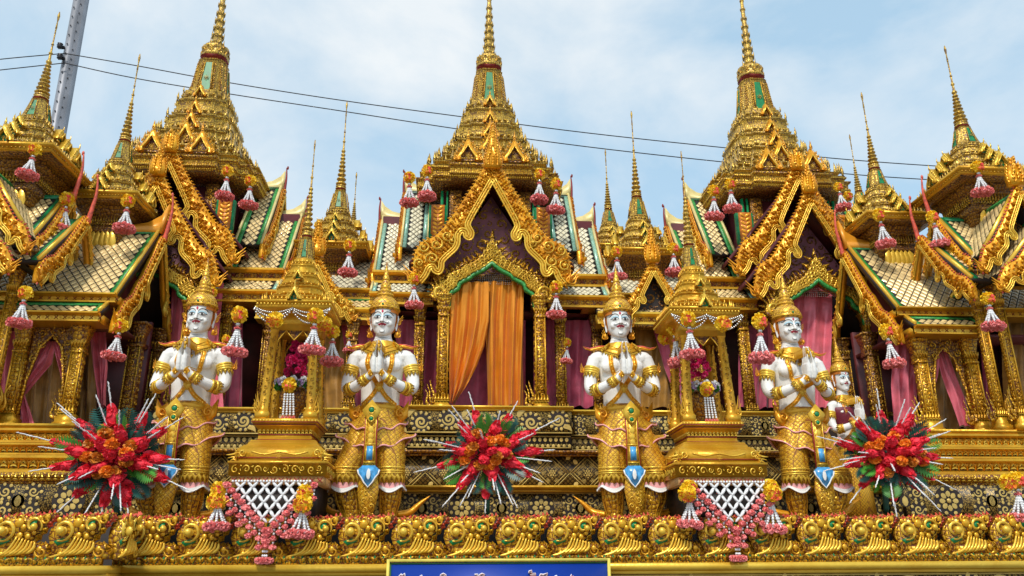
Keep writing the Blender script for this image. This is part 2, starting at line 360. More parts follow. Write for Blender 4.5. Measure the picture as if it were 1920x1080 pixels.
def bargeboard(par, O, u, n, sx, sz, bw=1., side=1, mats=None, bump=.034, moulding=.028, edge_red=False, hook=True, thick=.055, rows=4, teeth=True):
    """one raking board: O opening apex, u across the gable, n facing out of it"""
    mats = mats or (G_OR, G_TRIM, PINKED)
    M = basis(O, Vector(u)*side, -Vector(n), (0, 0, 1))        # local x across, y into the gable, z up
    inn = resample([(x*sx, z*sz) for x, z in EDGE], 44)
    out_ = [(x*sx, z*sz) for x, z in OUTER]; out_ = resample(out_, 44)
    out_ = inn+(out_-inn)*bw
    b = MB(); V = []; F = []
    for (a, c) in zip(inn, out_): V += [(a[0], 0, a[1]), (c[0], 0, c[1]), (c[0], thick, c[1]), (a[0], thick, a[1])]
    for i in range(43):
        for k in range(4): F.append((4*i+k, 4*i+(k+1) % 4, 4*i+4+(k+1) % 4, 4*i+4+k))
    F += [(0, 3, 2, 1), (172, 173, 174, 175)]
    b.add(TT(V, F), M); bo = b.build('bargeboard', [mats[0]], par)
    # relief bosses in rows
    r = MB(); L = float(np.linalg.norm(np.diff(inn, axis=0), axis=1).sum()); ns = max(6, int(L/(bump*1.15)))
    I = resample(inn, ns); Oo = resample(out_, ns)
    boss = ico(1, 7, 4)
    for i in range(ns):
        wd = np.linalg.norm(Oo[i]-I[i]); k = max(1, min(rows+2, int(wd/(bump*1.35))))
        for j in range(k):
            t = (j+.5+(.25 if i % 2 else -.2))/k; t = min(max(t, .06), .97); p = I[i]*(1-t)+Oo[i]*t
            q = bump*random.uniform(.42, .62)
            if random.random() < .72: r.add(ANTE, M@TR(p[0], -.002, p[1]+q*.5)@RY(pi+.55+random.uniform(-.25, .25))@RX(.35)@SC(q*1.9, q*2.1, q*2.3), 0)
            else: r.add(boss, M@TR(p[0], -.01, p[1])@SC(q*.62, q*.6, q*.62))
    # larger curls where the board swells
    if bw > .7:
        for (x, z, rr) in [(.50, -.70, .075), (.62, -.80, .085), (.76, -.84, .07), (.66, -.97, .08), (.80, -1.02, .07), (.45, -.76, .05)]:
            r.add(spiral(rr*sx, 1.5, .42, 18, random.uniform(0, 6), .3, 1), M@TR(x*sx, -.012, z*sz), 1)
            r.add(boss, M@TR(x*sx, -.03, z*sz)@SC(.017), 1)
    r.build('relief', [mats[0], mats[1]], bo, smooth=True, kind='stuff')
    if teeth:
        e = MB(); k = int(L/(bump*1.1)); Oo = resample(out_, k)
        for i in range(1, k):
            d = Oo[i]-Oo[i-1]; a = math.atan2(d[1], d[0]); nrm = (-d[1], d[0]); s = bump*random.uniform(.9, 1.25)
            e.add(ANTE, M@TR(Oo[i][0], .01+thick/2*0, Oo[i][1])@RY(-a)@SC(s*.62, s*.6, s*.62)@RY(.5), 1 if edge_red else 0)
        e.build('flame_edge', [mats[0], mats[2]], bo, kind='stuff')
    m = MB(); P = catmull([(x*sx, z*sz) for x, z in INNER], 4)
    for off, rr, yy, ff, mm in ((0, moulding*1.15, -.006, .45, 0), (-moulding*1.0, moulding*.36, -.018, 1, 1), (moulding*1.0, moulding*.36, -.018, 1, 1), (0, moulding*.22, -.022, 1, 1)):
        Q = []
        for i in range(len(P)):
            a = P[max(i-1, 0)]; c = P[min(i+1, len(P)-1)]; d = c-a; d = d/(np.linalg.norm(d)+1e-9)
            Q.append((P[i][0]+d[1]*-off, yy, P[i][1]+d[0]*off))
        m.add(tube(Q, rr, 6, up=(0, 1, 0), flat=ff), M, mm)
    m.build('moulding', [G_PLAIN, mats[1]], bo, smooth=True)
    if hook:
        h = MB(); h.add(KAN, M@TR((.79+.08*bw)*sx, -.01, -1.22*sz)@RY(.5)@SC(.15*sx*(.6+.4*bw), .26*sx, .22*sz))
        h.build('naga_finial', [mats[0]], bo, smooth=True)
    return bo
def apex_finial(par, O, n, h, mats, spike=False, wf=1.):
    """cho fa: pointed leaf or long spike over the apex; O at the opening apex"""
    u = Vector((0, 0, 1)).cross(Vector(n)).normalized(); M = basis(O, u, -Vector(n), (0, 0, 1)); b = MB()
    if spike:
        thin = mats[2] is RED; h = h*(.8 if thin else .9)
        P = catmull([(0, .0, -.02), (0, -.006 if thin else -.02, .3*h), (0, -.008 if thin else -.035, .62*h), (0, -.0 if thin else -.02, h)], 5); k = len(P)
        b.add(tube(P, [(.012 if thin else .021)*(1-i/(k-1))**.9+.006 for i in range(k)], 6), M)
        b.add(ico(.013, 6, 4, 2), M@TR(0, -.015, h))
        return b.build('finial', [mats[2]], par, smooth=True)
    k = .55+.45*wf
    o = [(-.08*k, .06), (-.09*k, .14), (-.065*k, .26), (-.045*k, .50*h), (-.02*k, .74*h), (0, h), (.02*k, .74*h), (.045*k, .50*h), (.065*k, .26), (.09*k, .14), (.08*k, .06)]
    b.add(prism(o, -.03, .05), M)
    def hwid(z): return np.interp(z, [q[1] for q in o[:6]], [-q[0] for q in o[:6]])
    z = .08; j = 0
    while z < h*.93:
        ww = hwid(z); m = max(1, int(2*ww/.05))
        for i in range(m):
            x = (-.5+(i+.5)/m)*2*ww*.9; q = .03*random.uniform(.8, 1.1); b.add(ANTE, M@TR(x, -.03, z)@RX(.25)@SC(q*.9, q*.9, q*1.1))
        for s in (-1, 1): b.add(ANTE, M@TR(s*ww, 0, z)@RY(s*.45)@SC(.022, .03, .036))
        z += .034
    return b.build('finial', [mats[0]], par)

TILES = {}
def tile_mesh(w, h, mat):
    k = (round(w, 4), round(h, 4), mat.name)
    if k not in TILES:
        a, b = w*.435, h*.435
        V = [(a, 0, 0), (0, b, 0), (-a, 0, 0), (0, -b, 0), (a*.6, 0, .006), (0, b*.6, .006), (-a*.6, 0, .006), (0, -b*.6, .006), (0, 0, .008)]
        F = [(0, 1, 5, 4), (1, 2, 6, 5), (2, 3, 7, 6), (3, 0, 4, 7), (4, 5, 8), (5, 6, 8), (6, 7, 8), (7, 4, 8)]
        me = bpy.data.meshes.new('tile'); me.from_pydata([tuple(x) for x in V], [], F); me.materials.append(mat); TILES[k] = (me, TT(V, F))
    return TILES[k]
BUDGET = {}
def roof_slope(par, e0, e1, r1, r0, mat=TILE_M, pitch=(.078, .105), border=.06, bmats=(GREEN2, G_TRIM), sides=(1, 1), top=True, indiv=300, thick=.05, name='roof_slope'):
    """tiled slope: e0,e1 eave ends, r1,r0 ridge ends"""
    e0, e1, r1, r0 = map(Vector, (e0, e1, r1, r0)); u = (e1-e0).normalized(); v = ((r0+r1)/2-(e0+e1)/2); v = (v-u*v.dot(u)).normalized(); n = u.cross(v)
    if n.z < 0: n = -n
    M = basis(e0, u, v, n); Mi = M.inverted()
    Q = [Mi@p for p in (e0, e1, r1, r0)]; Q = [(q.x, q.y) for q in Q]
    sl = MB(); V = [(x, y, -thick) for x, y in Q]+[(x, y, 0) for x, y in Q]
    sl.add(TT(V, [(3, 2, 1, 0), (4, 5, 6, 7), (0, 1, 5, 4), (1, 2, 6, 5), (2, 3, 7, 6), (3, 0, 4, 7)]), M)
    so_ = sl.build(name, [LACQ], par)
    H = Q[3][1]
    def xl(y): return Q[0][0]+(Q[3][0]-Q[0][0])*y/H
    def xr(y): return Q[1][0]+(Q[2][0]-Q[1][0])*y/H
    bd = MB()
    def strip(f0, f1, z, m, y0=0, y1=None):
        y1 = H if y1 is None else y1
        P = [(f0(y0), y0), (f1(y0), y0), (f1(y1), y1), (f0(y1), y1)]
        V = [(x, y, .002) for x, y in P]+[(x, y, z) for x, y in P]
        bd.add(TT(V, [(4, 5, 6, 7), (0, 1, 5, 4), (1, 2, 6, 5), (2, 3, 7, 6), (3, 0, 4, 7)]), M, m)
    b2 = border
    if sides[0]: strip(lambda y: xl(y), lambda y: xl(y)+b2*.45, .03, 1); strip(lambda y: xl(y)+b2*.45, lambda y: xl(y)+b2*1.3, .012, 0)
    if sides[1]: strip(lambda y: xr(y)-b2*.45, lambda y: xr(y), .03, 1); strip(lambda y: xr(y)-b2*1.3, lambda y: xr(y)-b2*.45, .012, 0)
    a0 = b2*1.3 if sides[0] else 0; a1 = b2*1.3 if sides[1] else 0
    if top: strip(lambda y: xl(y)+a0, lambda y: xr(y)-a1, .012, 0, H-b2, H)
    if sides[0] or sides[1] or top: bd.build('border', list(bmats), so_)
    me, tt = tile_mesh(pitch[0], pitch[1], mat); pts = []
    nx = int((max(Q[1][0], Q[2][0])-min(Q[0][0], Q[3][0]))/pitch[0])+3; ny = int(H/(pitch[1]/2))+2
    x00 = min(Q[0][0], Q[3][0])
    for j in range(ny):
        y = .03+j*pitch[1]/2
        if y > H-(b2 if top else 0)-pitch[1]*.3: break
        for i in range(-1, nx):
            x = x00+i*pitch[0]+(pitch[0]/2 if j % 2 else 0)
            if xl(y)+a0+pitch[0]*.3 < x < xr(y)-a1-pitch[0]*.3: pts.append((x, y))
    root = par
    while root.parent: root = root.parent
    left = BUDGET.get(root.name, 300); k = min(len(pts), left, indiv) if indiv else 0; BUDGET[root.name] = left-k
    pts.sort(key=lambda p: p[1])
    Or = Vector(ORG[par.name])
    for (x, y) in pts[:k]:
        o = bpy.data.objects.new('tile', me); COL.objects.link(o); o.parent = so_
        o.matrix_basis = Matrix.Translation(-Or)@M@TR(x, y, .001+random.uniform(0, .004))@RX(random.uniform(-.03, .03))@RY(random.uniform(-.03, .03))
    if len(pts) > k:
        tb = MB()
        for (x, y) in pts[k:]: tb.add(tt, M@TR(x, y, .001+random.uniform(0, .004))@RX(random.uniform(-.05, .05)))
        tb.build('tile', [mat], so_, kind='stuff')
    return so_
def beam(par, x0, x1, yf, z0, z1, d=.12, mats=(G_PLAIN, G_FINE, RED), name='entablature', ax='x'):
    """moulded horizontal band; front face at yf, runs along x (or along y when ax is 'y')"""
    h = z1-z0; b = MB()
    pr = [(0, 0, 0), (0, .16, 0), (.018, .2, 0), (.03, .28, 1), (.03, .66, 1), (.012, .7, 0), (-.012, .78, 0), (-.03, .84, 0), (-.03, 1, 0)]
    for i in range(len(pr)-1):
        a, c = pr[i], pr[i+1]
        q = TT([(x0, yf+a[0], z0+a[1]*h), (x1, yf+a[0], z0+a[1]*h), (x1, yf+c[0], z0+c[1]*h), (x0, yf+c[0], z0+c[1]*h)], [(0, 1, 2, 3)])
        b.add(q, None, 1 if (a[2] and c[2]) else 0)
    b.add(box(x0, x1, yf+.031, yf+d, z0+.001, z1-.001), None, 0)
    for e in (x0, x1):
        b.add(TT([(e, yf+a[0], z0+a[1]*h) for a in pr]+[(e, yf+.05, z1), (e, yf+.05, z0)], [tuple(range(len(pr)+2))]), None, 0)
    b.add(TT([(x0, yf-.03, z1), (x1, yf-.03, z1), (x1, yf+d, z1), (x0, yf+d, z1)], [(0, 1, 2, 3)]), None, 0)
    b.add(TT([(x0, yf, z0), (x1, yf, z0), (x1, yf+d, z0), (x0, yf+d, z0)], [(3, 2, 1, 0)]), None, 0)
    if h > .07:
        k = int((x1-x0)/(h*.9)); dd = h*.34
        if k > 0:
            st = (x1-x0)/k
            for i in range(k):
                xc_ = x0+(i+.5)*st; b.add(medallion(h*.17, .2, 4), TR(xc_, yf+.022, z0+.47*h), 0)
                if h < .2:
                    for q in (-1, 1): b.add(tube([(xc_+st*.5-st*.2, yf+.027, z0+.47*h-q*h*.17), (xc_+st*.5+st*.2, yf+.027, z0+.47*h+q*h*.17)], .0035, 3), None, 2)
    return b.build(name, list(mats), par)
COLT = {}
def column(par, x, y, z0, z1, hw=.06, mats=None, orn=True):
    mats = mats or (G_REL, G_PLAIN); h = z1-z0; b = MB()
    b.add(planloft(SQ, [(hw*1.7, z0), (hw*1.7, z0+.05), (hw*1.45, z0+.06), (hw*1.5, z0+.09), (hw*1.2, z0+.11), (hw*1.2, z0+.13)], (x, y)), None, 1)
    b.add(planloft(redent(.7, .88, .8), [(hw*1.02, z0+.13), (hw*.95, z1-.24)], (x, y)), None, 0)
    b.add(planloft(SQ, [(hw*1.1, z1-.24), (hw*1.1, z1-.22), (hw*.95, z1-.215), (hw*1.0, z1-.12), (hw*1.3, z1-.05), (hw*1.3, z1-.03), (hw*1.5, z1-.02), (hw*1.5, z1)], (x, y)), None, 0)
    o = b.build('column', list(mats), par)
    s = MB(); key = (round(h, 2), round(hw, 3))
    if key not in COLT: COLT[key] = scrollwork(hw*1.3, h-.42, rmin=hw*.16, rmax=hw*.5, seed=5, hgt=.35, tries=160)
    s.add(COLT[key], TR(x, y-hw*1.0, (z0+.14+z1-.25)/2))
    s.add(COLT[key], TR(x, y, (z0+.14+z1-.25)/2)@RZ(pi/2)@TR(0, -hw, 0)); s.add(COLT[key], TR(x, y, (z0+.14+z1-.25)/2)@RZ(-pi/2)@TR(0, -hw, 0))
    for e in (-1, 1): s.add(box(x+e*hw*.86-.006, x+e*hw*.86+.006, y-hw*1.06, y-hw*.9, z0+.13, z1-.24), None, 1)
    for k in range(5):
        s.add(ANTE, TR(x-hw*1.1+k*hw*.55, y-hw*1.25, z0+.13)@SC(.032, .03, .05)); s.add(ANTE, TR(x-hw*1.0+k*hw*.5, y-hw*1.05, z1-.13)@RX(pi)@SC(.03, .03, .045))
    s.build('carving', [mats[1], mats[1]], o, kind='stuff')
    if orn:
        g = MB(); g.add(KAN, TR(x-hw*1.9, y-.01, z0+.1)@SC(-.16, .16, .26)); g.build('flame_ornament', [mats[0]], o, smooth=True)
    return o
def curtain(name, label, P, mat, pleats=9, amp=.03, nu=60, nv=26, parent=None, seed=0, group=None, thick=True):
    """P: rows of (v, xl, xr, y, z) from top to bottom; cloth hangs between xl and xr"""
    g = random.Random(seed); ph = [g.uniform(0, 6.28) for _ in range(4)]; V = []; F = []
    rows = resample([(p[1], p[2], p[3], p[4]) for p in P], nv)
    for j, (xl, xr, y, z) in enumerate(rows):
        tv = j/(nv-1); wdt = max(xr-xl, .02)
        for i in range(nu):
            t = i/(nu-1); tt = t+.012*sin(9*t+ph[0]+2*tv)
            a = amp*(.35+.65*min(1, tv*2.5))
            yy = y-a*(sin(2*pi*pleats*tt+ph[1]+.9*sin(2.3*tv+ph[2]))*.6+.4*sin(2*pi*pleats*.43*tt+ph[3]+1.6*tv)+.16*sin(2*pi*(pleats*2.1*tt+1.4*tv)))
            V.append((xl+(xr-xl)*t, yy, z+.012*sin(2*pi*pleats*tt)*tv))
    for j in range(nv-1):
        for i in range(nu-1): F.append((j*nu+i, j*nu+i+1, (j+1)*nu+i+1, (j+1)*nu+i))
    b = MB(); b.add(TT(V, F)); o = b.build(name, [mat], parent, smooth=True, org=tuple(V[(nv-1)*nu+nu//2]))
    if label: tag(o, label, 'curtain', group)
    return o
# ------------------------------------------------------------------ roofs and spires
def tier(b, c, s, z0, z1, plan=RDN, mi=(0, 1), inset=.86, ante=True, band=True):
    """one stepped roof tier: lozenge band below, bead rows and recess above"""
    h = z1-z0; prof = [(s*1.0, z0), (s*1.03, z0+.05*h), (s*1.03, z0+.1*h), (s, z0+.13*h), (s, z0+.36*h), (s*1.04, z0+.4*h), (s*1.05, z0+.46*h), (s*.92, z0+.5*h), (s*inset*1.02, z0+.55*h), (s*inset, z0+.68*h), (s*inset*1.05, z0+.72*h), (s*inset*1.06, z0+.8*h), (s*inset*.97, z0+.84*h), (s*inset*1.0, z0+h)]
    b.add(planloft(plan, prof, c), None, mi[0])
    for k in range(4):
        R = TR(c[0], c[1], 0)@RZ(k*pi/2)
        n = max(3, int(1.1*s/.055))
        for i in range(n):
            x = (-.5+(i+.5)/n)*1.1*s
            b.add(medallion(min(.02, h*.11), .3, 4), R@TR(x, -s*1.0-.002, z0+.25*h), mi[1])
            b.add(ico(1, 5, 3), R@TR(x, -s*inset*1.06, z0+.76*h)@SC(.011), mi[1])
        for x in ((-.84, .84) if s > .3 else ()):
            b.add(medallion(min(.03, h*.14), .3, 4), R@TR(x*s, -.84*s-.03, z0+.25*h)@RZ(x*.9), mi[1])
def cresting(par, c, s, z, n=9, hh=.07, mat=None, corner=1.5, name='cresting', skip=None):
    b = MB()
    for k in range(4):
        R = TR(c[0], c[1], z)@RZ(k*pi/2)
        for i in range(n):
            x = (-1+2*i/(n-1))*.56*s; q = hh*random.uniform(.62, .8)
            if skip and k == 0 and abs(x) < skip: continue
            b.add(ANTE, R@TR(x, -s*.985, 0)@SC(q*.75, q*.6, q), 0)
        for x in (-1, 1):
            for dx, dy, f in (((.9, -.82, 1.15), (.78, -.92, 1.0), (.80, -.80, corner), (.66, -.9, .85)) if s > .45 or n > 9 else ((.86, -.86, 1.2),)):
                b.add(ANTE, R@TR(x*dx*s, dy*s, 0)@RZ(x*.7)@SC(hh*.5*f, hh*.42*f, hh*.82*f), 0)
    return b.build(name, [mat or G_SPIRE], par, kind='stuff')
def mini_gable(par, p, w, h, mats=(G_OR, G_TRIM, GREEN), d=.05, rz=0, name='gable_niche'):
    """small pointed dormer with an ogee opening"""
    M = TR(*p)@RZ(rz); b = MB()
    I = [(-.30, 0), (-.36, .16), (-.22, .34), (0, .72), (.22, .34), (.36, .16), (.30, 0)]
    O = [(-.60, 0), (-.52, .22), (-.30, .50), (0, 1.18), (.30, .50), (.52, .22), (.60, 0)]
    V = []; F = []
    for (a, c) in zip(I, O): V += [(a[0]*w, -d, a[1]*h), (c[0]*w, -d*.6, c[1]*h), (c[0]*w, .03, c[1]*h), (a[0]*w, .0, a[1]*h)]
    for i in range(6):
        for k in range(3): F.append((4*i+k, 4*i+k+1, 4*i+5+k, 4*i+4+k))
        F.append((4*i+3, 4*i, 4*i+4, 4*i+7))
    b.add(TT(V, F), M, 0)
    b.add(tube([(x*w, -d-.004, z*h) for x, z in I], .008*max(1, w/.25), 5, up=(0, 1, 0)), M, 1)
    b.add(TT([(x*w, -.012, z*h) for x, z in I], [tuple(range(7))]), M, 2)
    b.add(medallion(w*.13, .3, 6), M@TR(0, -.02, h*.24), 1)
    for s in (-1, 1):
        for i in range(4):
            t = .2+.2*i; b.add(ANTE, M@TR(s*(.58-.5*t)*w, -d*.6, (.12+.86*t)*h)@RY(s*.5)@SC(w*.13), 0)
        b.add(KAN, M@TR(s*.56*w, -d*.7, 0)@SC(s*w*.28, w*.3, w*.36), 0)
    b.add(ANTE, M@TR(0, -d*.7, h*1.05)@SC(w*.14, w*.1, w*.3), 0)
    return b.build(name, list(mats), par, smooth=False)
def bell_spire(par, c, z, s0, s1, h, rings_, tip, green=True, detailed=True):
    """redented bell with enamel panels, lotus collar and a ringed needle. rings_: [(z, r)] of the needle"""
    b = MB(); n = 6
    pr = [(s0*1.08, z), (s0*1.08, z+.03*h)]+[(s0+(s1-s0)*((i/n)**.8), z+.03*h+(i/n)*.94*h) for i in range(n+1)]+[(s1*1.05, z+.98*h), (s1*.9, z+h)]
    b.add(planloft(RDN, pr, c), None, 0)
    for k in range(4):
        R = TR(c[0], c[1], 0)@RZ(k*pi/2)
        if green:
            a0, a1 = s0*.30, s1*.26; z0, z1 = z+.10*h, z+.86*h
            y0 = -(s0+(s1-s0)*(.07**.8))-.006; y1 = -(s0+(s1-s0)*(.83**.8))-.006
            ym = -(s0+(s1-s0)*(.4**.8))-.008; zm = z+.42*h; am = (a0+a1)/2
            b.add(TT([(-a0, y0, z0), (a0, y0, z0), (am, ym, zm), (-am, ym, zm), (a1, y1, z1), (-a1, y1, z1)], [(0, 1, 2, 3), (3, 2, 4, 5)]), R, 1)
            for sg in (-1, 1): b.add(tube([(sg*a0*1.12, y0-.004, z0), (sg*am*1.12, ym-.004, zm), (sg*a1*1.12, y1-.004, z1)], .05*s0, 4), R, 2)
            b.add(medallion(s0*.16, .3, 6), R@TR(0, ym-.012, zm), 2)
        if detailed:
            for sg in (-1, 1):
                for q in (.62, .86):
                    for i in range(11):
                        t = .1+.8*i/11; ss = s0+(s1-s0)*(t**.8); yy = 1 if q < .8 else .86
                        b.add(ANTE, R@TR(sg*ss*(.45 if q < .8 else .8), -ss*yy-.002, z+.03*h+t*.94*h)@SC(s0*.13, s0*.13, s0*.16), 2)
    b.build('spire_bell', [G_SPIRE, GREEN, G_FINE], par)
    nb = MB(); zt = z+h
    pr = [(s1*.72, zt-.01), (s1*.72, zt+.05), (s1*.98, zt+.07), (s1*1.02, zt+.12), (s1*.85, zt+.15), (s1*.95, zt+.19), (s1*1.0, zt+.24), (s1*.7, zt+.28)]
    k = rings_[0][0]/max(zt+.28, 1e-6)
    sc_ = (rings_[0][0]-zt)/.28; pr = [(r, zt+(q-zt)*sc_) for r, q in pr]
    nb.add(planloft(RDN, pr[:3], c), None, 3); nb.add(planloft(OCT, pr[2:], c), None, 0)
    if detailed:
        for i in range(10):
            a = 2*pi*i/10; nb.add(ANTE, TR(c[0], c[1], pr[3][1])@RZ(a)@TR(0, -s1*1.0, 0)@SC(.05, .04, .055), 2)
            nb.add(ANTE, TR(c[0], c[1], pr[5][1])@RZ(a+.3)@TR(0, -s1*.95, 0)@SC(.045, .04, .05), 2)
    nb.build('spire_collar', [G_SPIRE, GREEN, G_FINE, RED], par)
    ne = MB(); P = []
    for i in range(len(rings_)-1):
        (za, ra), (zb, rb) = rings_[i], rings_[i+1]; hh = zb-za
        dd = min(hh, ra*2.2); lo = .55 if not detailed else .8; P += [(ra*lo, za), (ra*.95, za+.2*dd), (ra*1.05, za+.42*dd), (ra*.85, za+.62*dd), (ra*lo*.95, za+.78*dd), (rb*lo*1.02, za+.97*hh)]
    P += [(rings_[-1][1]*.8, rings_[-1][0]), (rings_[-1][1]*.45, tip-.12), (rings_[-1][1]*.8, tip-.09), (rings_[-1][1]*1.1, tip-.05), (.004, tip)]
    ne.add(lathe([(r, q) for r, q in P], 10, c), None, 0)
    if detailed:
        for (za, ra) in rings_[:-1]:
            for i in range(8): ne.add(ANTE, TR(c[0], c[1], za+.02)@RZ(2*pi*i/8)@TR(0, -ra*.98, 0)@RX(.12)@SC(ra*.6, ra*.25, ra*.8), 0)
    ne.build('spire_needle', [G_SPIRE], par, smooth=not detailed)

def tympanum(par, x0, x1, y, z0, z1, cx, mats=(G_DARK, SILK_V), seed=4, apexw=.0):
    """carved triangular panel with a purple field"""
    b = MB(); w = x1-x0; h = z1-z0
    b.add(TT([(x0, y, z0), (x1, y, z0), (cx+apexw, y, z1), (cx-apexw, y, z1)], [(0, 1, 2, 3)]), None, 1)
    def ins(x, z, r):
        return z+h/2+r < h*(1-abs(x-r*0)/(w/2))*.97-abs(r)*.3 if True else True
    b.add(scrollwork(w*.96, h*.96, rmin=.009, rmax=.07, seed=seed, hgt=.22, tries=600, width=.5, inside=ins, mirror=False), TR((x0+x1)/2, y-.003, (z0+z1)/2), 0)
    b.add(box(x0, x1, y-.05, y+.02, z0-.05, z0), None, 0)
    return b.build('tympanum', list(mats), par)
HOODI = [(-1, -.42), (-.97, -.12), (-.80, .0), (-.74, .14), (-.52, .26), (-.44, .34), (-.2, .46), (0, .62)]
def arch_hood(par, cx, y, zs, hw, sc_=1., mats=(G_REL, GREEN2, G_TRIM), thick=.10):
    """ogee hood with a green lining over a doorway, springing height zs"""
    I = [(x*hw, z*hw*1.05) for x, z in HOODI]; I = [tuple(p) for p in catmull(I, 3)]; I = I+[(-x, z) for x, z in I[::-1][1:]]
    Ia = np.array(I); n = len(I); ln = np.linspace(-1, 1, n)
    Oo = Ia*np.array([1.30, 1.0])+np.stack([np.zeros(n), hw*(.16+.34*np.exp(-(ln/.12)**2)+.06*(1-abs(ln)))], 1)
    b = MB(); M = TR(cx, y, zs)
    V = []; F = []
    for a, c in zip(Ia, Oo): V += [(a[0], -.02, a[1]), (c[0], -.05, c[1]), (c[0], thick, c[1]), (a[0], thick, a[1])]
    for i in range(n-1):
        for k in range(4): F.append((4*i+k, 4*i+(k+1) % 4, 4*i+4+(k+1) % 4, 4*i+4+k))
    b.add(TT(V, F), M, 0)
    b.add(tube([(p[0]*.985, -.03, p[1]-.012) for p in Ia], .026, 5, up=(0, 1, 0)), M, 1)
    b.add(tube([(p[0]*1.05, -.04, p[1]+.02) for p in Ia], .012, 5, up=(0, 1, 0)), M, 2)
    for i in range(1, n-1):
        for t in (.3, .55, .8):
            p = Ia[i]*(1-t)+Oo[i]*t; b.add(spiral(.035, 1.2, .6, 8, i, .5), M@TR(p[0], -.05, p[1]), 2)
        d = Oo[i+1]-Oo[i-1]; b.add(ANTE, M@TR(Oo[i][0], -.02, Oo[i][1])@RY(-math.atan2(d[1], d[0]))@SC(.045, .04, .07), 0)
    for s in (-1, 1):
        b.add(KAN, M@TR(s*hw*1.2, -.05, -.30*hw)@SC(s*.24, .3, .3), 0); b.add(spiral(.09, 1.5, .45, 16, 0, .3, s), M@TR(s*hw*1.18, -.06, -.12*hw), 2)
    o = b.build('arch_hood', list(mats), par)
    return o
def bead_fringe(par, x0, x1, y, z, h=.12):
    b = MB(); n = int((x1-x0)/.022)
    for i in range(n):
        x = x0+(i+.5)*(x1-x0)/n
        for j in range(int(h/.022)): b.add(ico(.008, 4, 3), TR(x+(.004 if j % 2 else 0), y, z-j*.022))
    return b.build('bead_fringe', [BEAD2], par, kind='stuff')

def prasat_roof(par, cx, cy, dz=0.):
    """stepped pyramid roof with needle spire over a hall"""
    c = (cx, cy); z = lambda q: q+dz
    e = MB()
    e.add(planloft(RDN, [(.58, z(4.13)), (.70, z(4.15)), (.835, z(4.168)), (.835, z(4.175))], c), None, 2); e.add(planloft(RDN, [(.84, z(4.175)), (.84, z(4.18)), (.845, z(4.21)), (.87, z(4.22)), (.87, z(4.24)), (.85, z(4.25)), (.85, z(4.31)), (.88, z(4.325)), (.885, z(4.345)), (.80, z(4.36))], c), None, 0)  # soffit in the darker gold: under-eave shade put into its colour
    n = 15
    for k in range(4):
        R = TR(cx, cy, 0)@RZ(k*pi/2)
        for i in range(n):
            x = (-.5+(i+.5)/n)*.94; e.add(medallion(.024, .3, 4), R@TR(x, -.852, z(4.28)), 1)
        for i in range(40):
            x = (-.5+(i+.5)/40)*.95; e.add(ico(.011, 5, 3), R@TR(x, -.845, z(4.195)), 1)
        for i in range(0): pass
    e.build('eave', [G_FINE, G_TRIM, G_DARK], par)
    ts = [(.80, 4.36, 4.52, 11, .10), (.68, 4.50, 4.66, 9, .10), (.575, 4.64, 4.80, 9, .10), (.485, 4.78, 5.04, 7, .095), (.405, 5.02, 5.30, 7, .085), (.325, 5.28, 5.58, 5, .08)]
    for i, (s, z0, z1, n, hh) in enumerate(ts):
        b = MB(); tier(b, c, s, z(z0), z(z1)); b.build('roof_tier', [G_SPIRE, G_TRIM], par)
        cresting(par, c, s*1.0, z(z0+(z1-z0)*.44), n, hh)
    cresting(par, c, .325*.86, z(5.56), 5, .05)
    for k in range(1):
        a = k*pi/2
        for (dx, zz, s, w, h) in [(-.27, 4.40, .82, .25, .26), (.27, 4.40, .82, .25, .26), (0, 4.66, .60, .2, .24), (0, 4.90, .50, .17, .2), (0, 5.14, .42, .14, .17), (0, 5.44, .33, .12, .15)]:
            if k == 2 : continue
            P = Matrix.Rotation(a, 3, 'Z')@Vector((dx, -s, 0)); mini_gable(par, (cx+P.x, cy+P.y, z(zz)), w, h, (G_OR, G_TRIM, G_DARK), rz=a)
    R_ = [(6.38, .082), (6.50, .074), (6.62, .067), (6.74, .060), (6.86, .054), (7.0, .047), (7.14, .040), (7.30, .034), (7.45, .028), (7.6, .024)]
    bell_spire(par, c, z(5.56), .225, .165, .56, [(z(a), b) for a, b in R_], z(7.95))

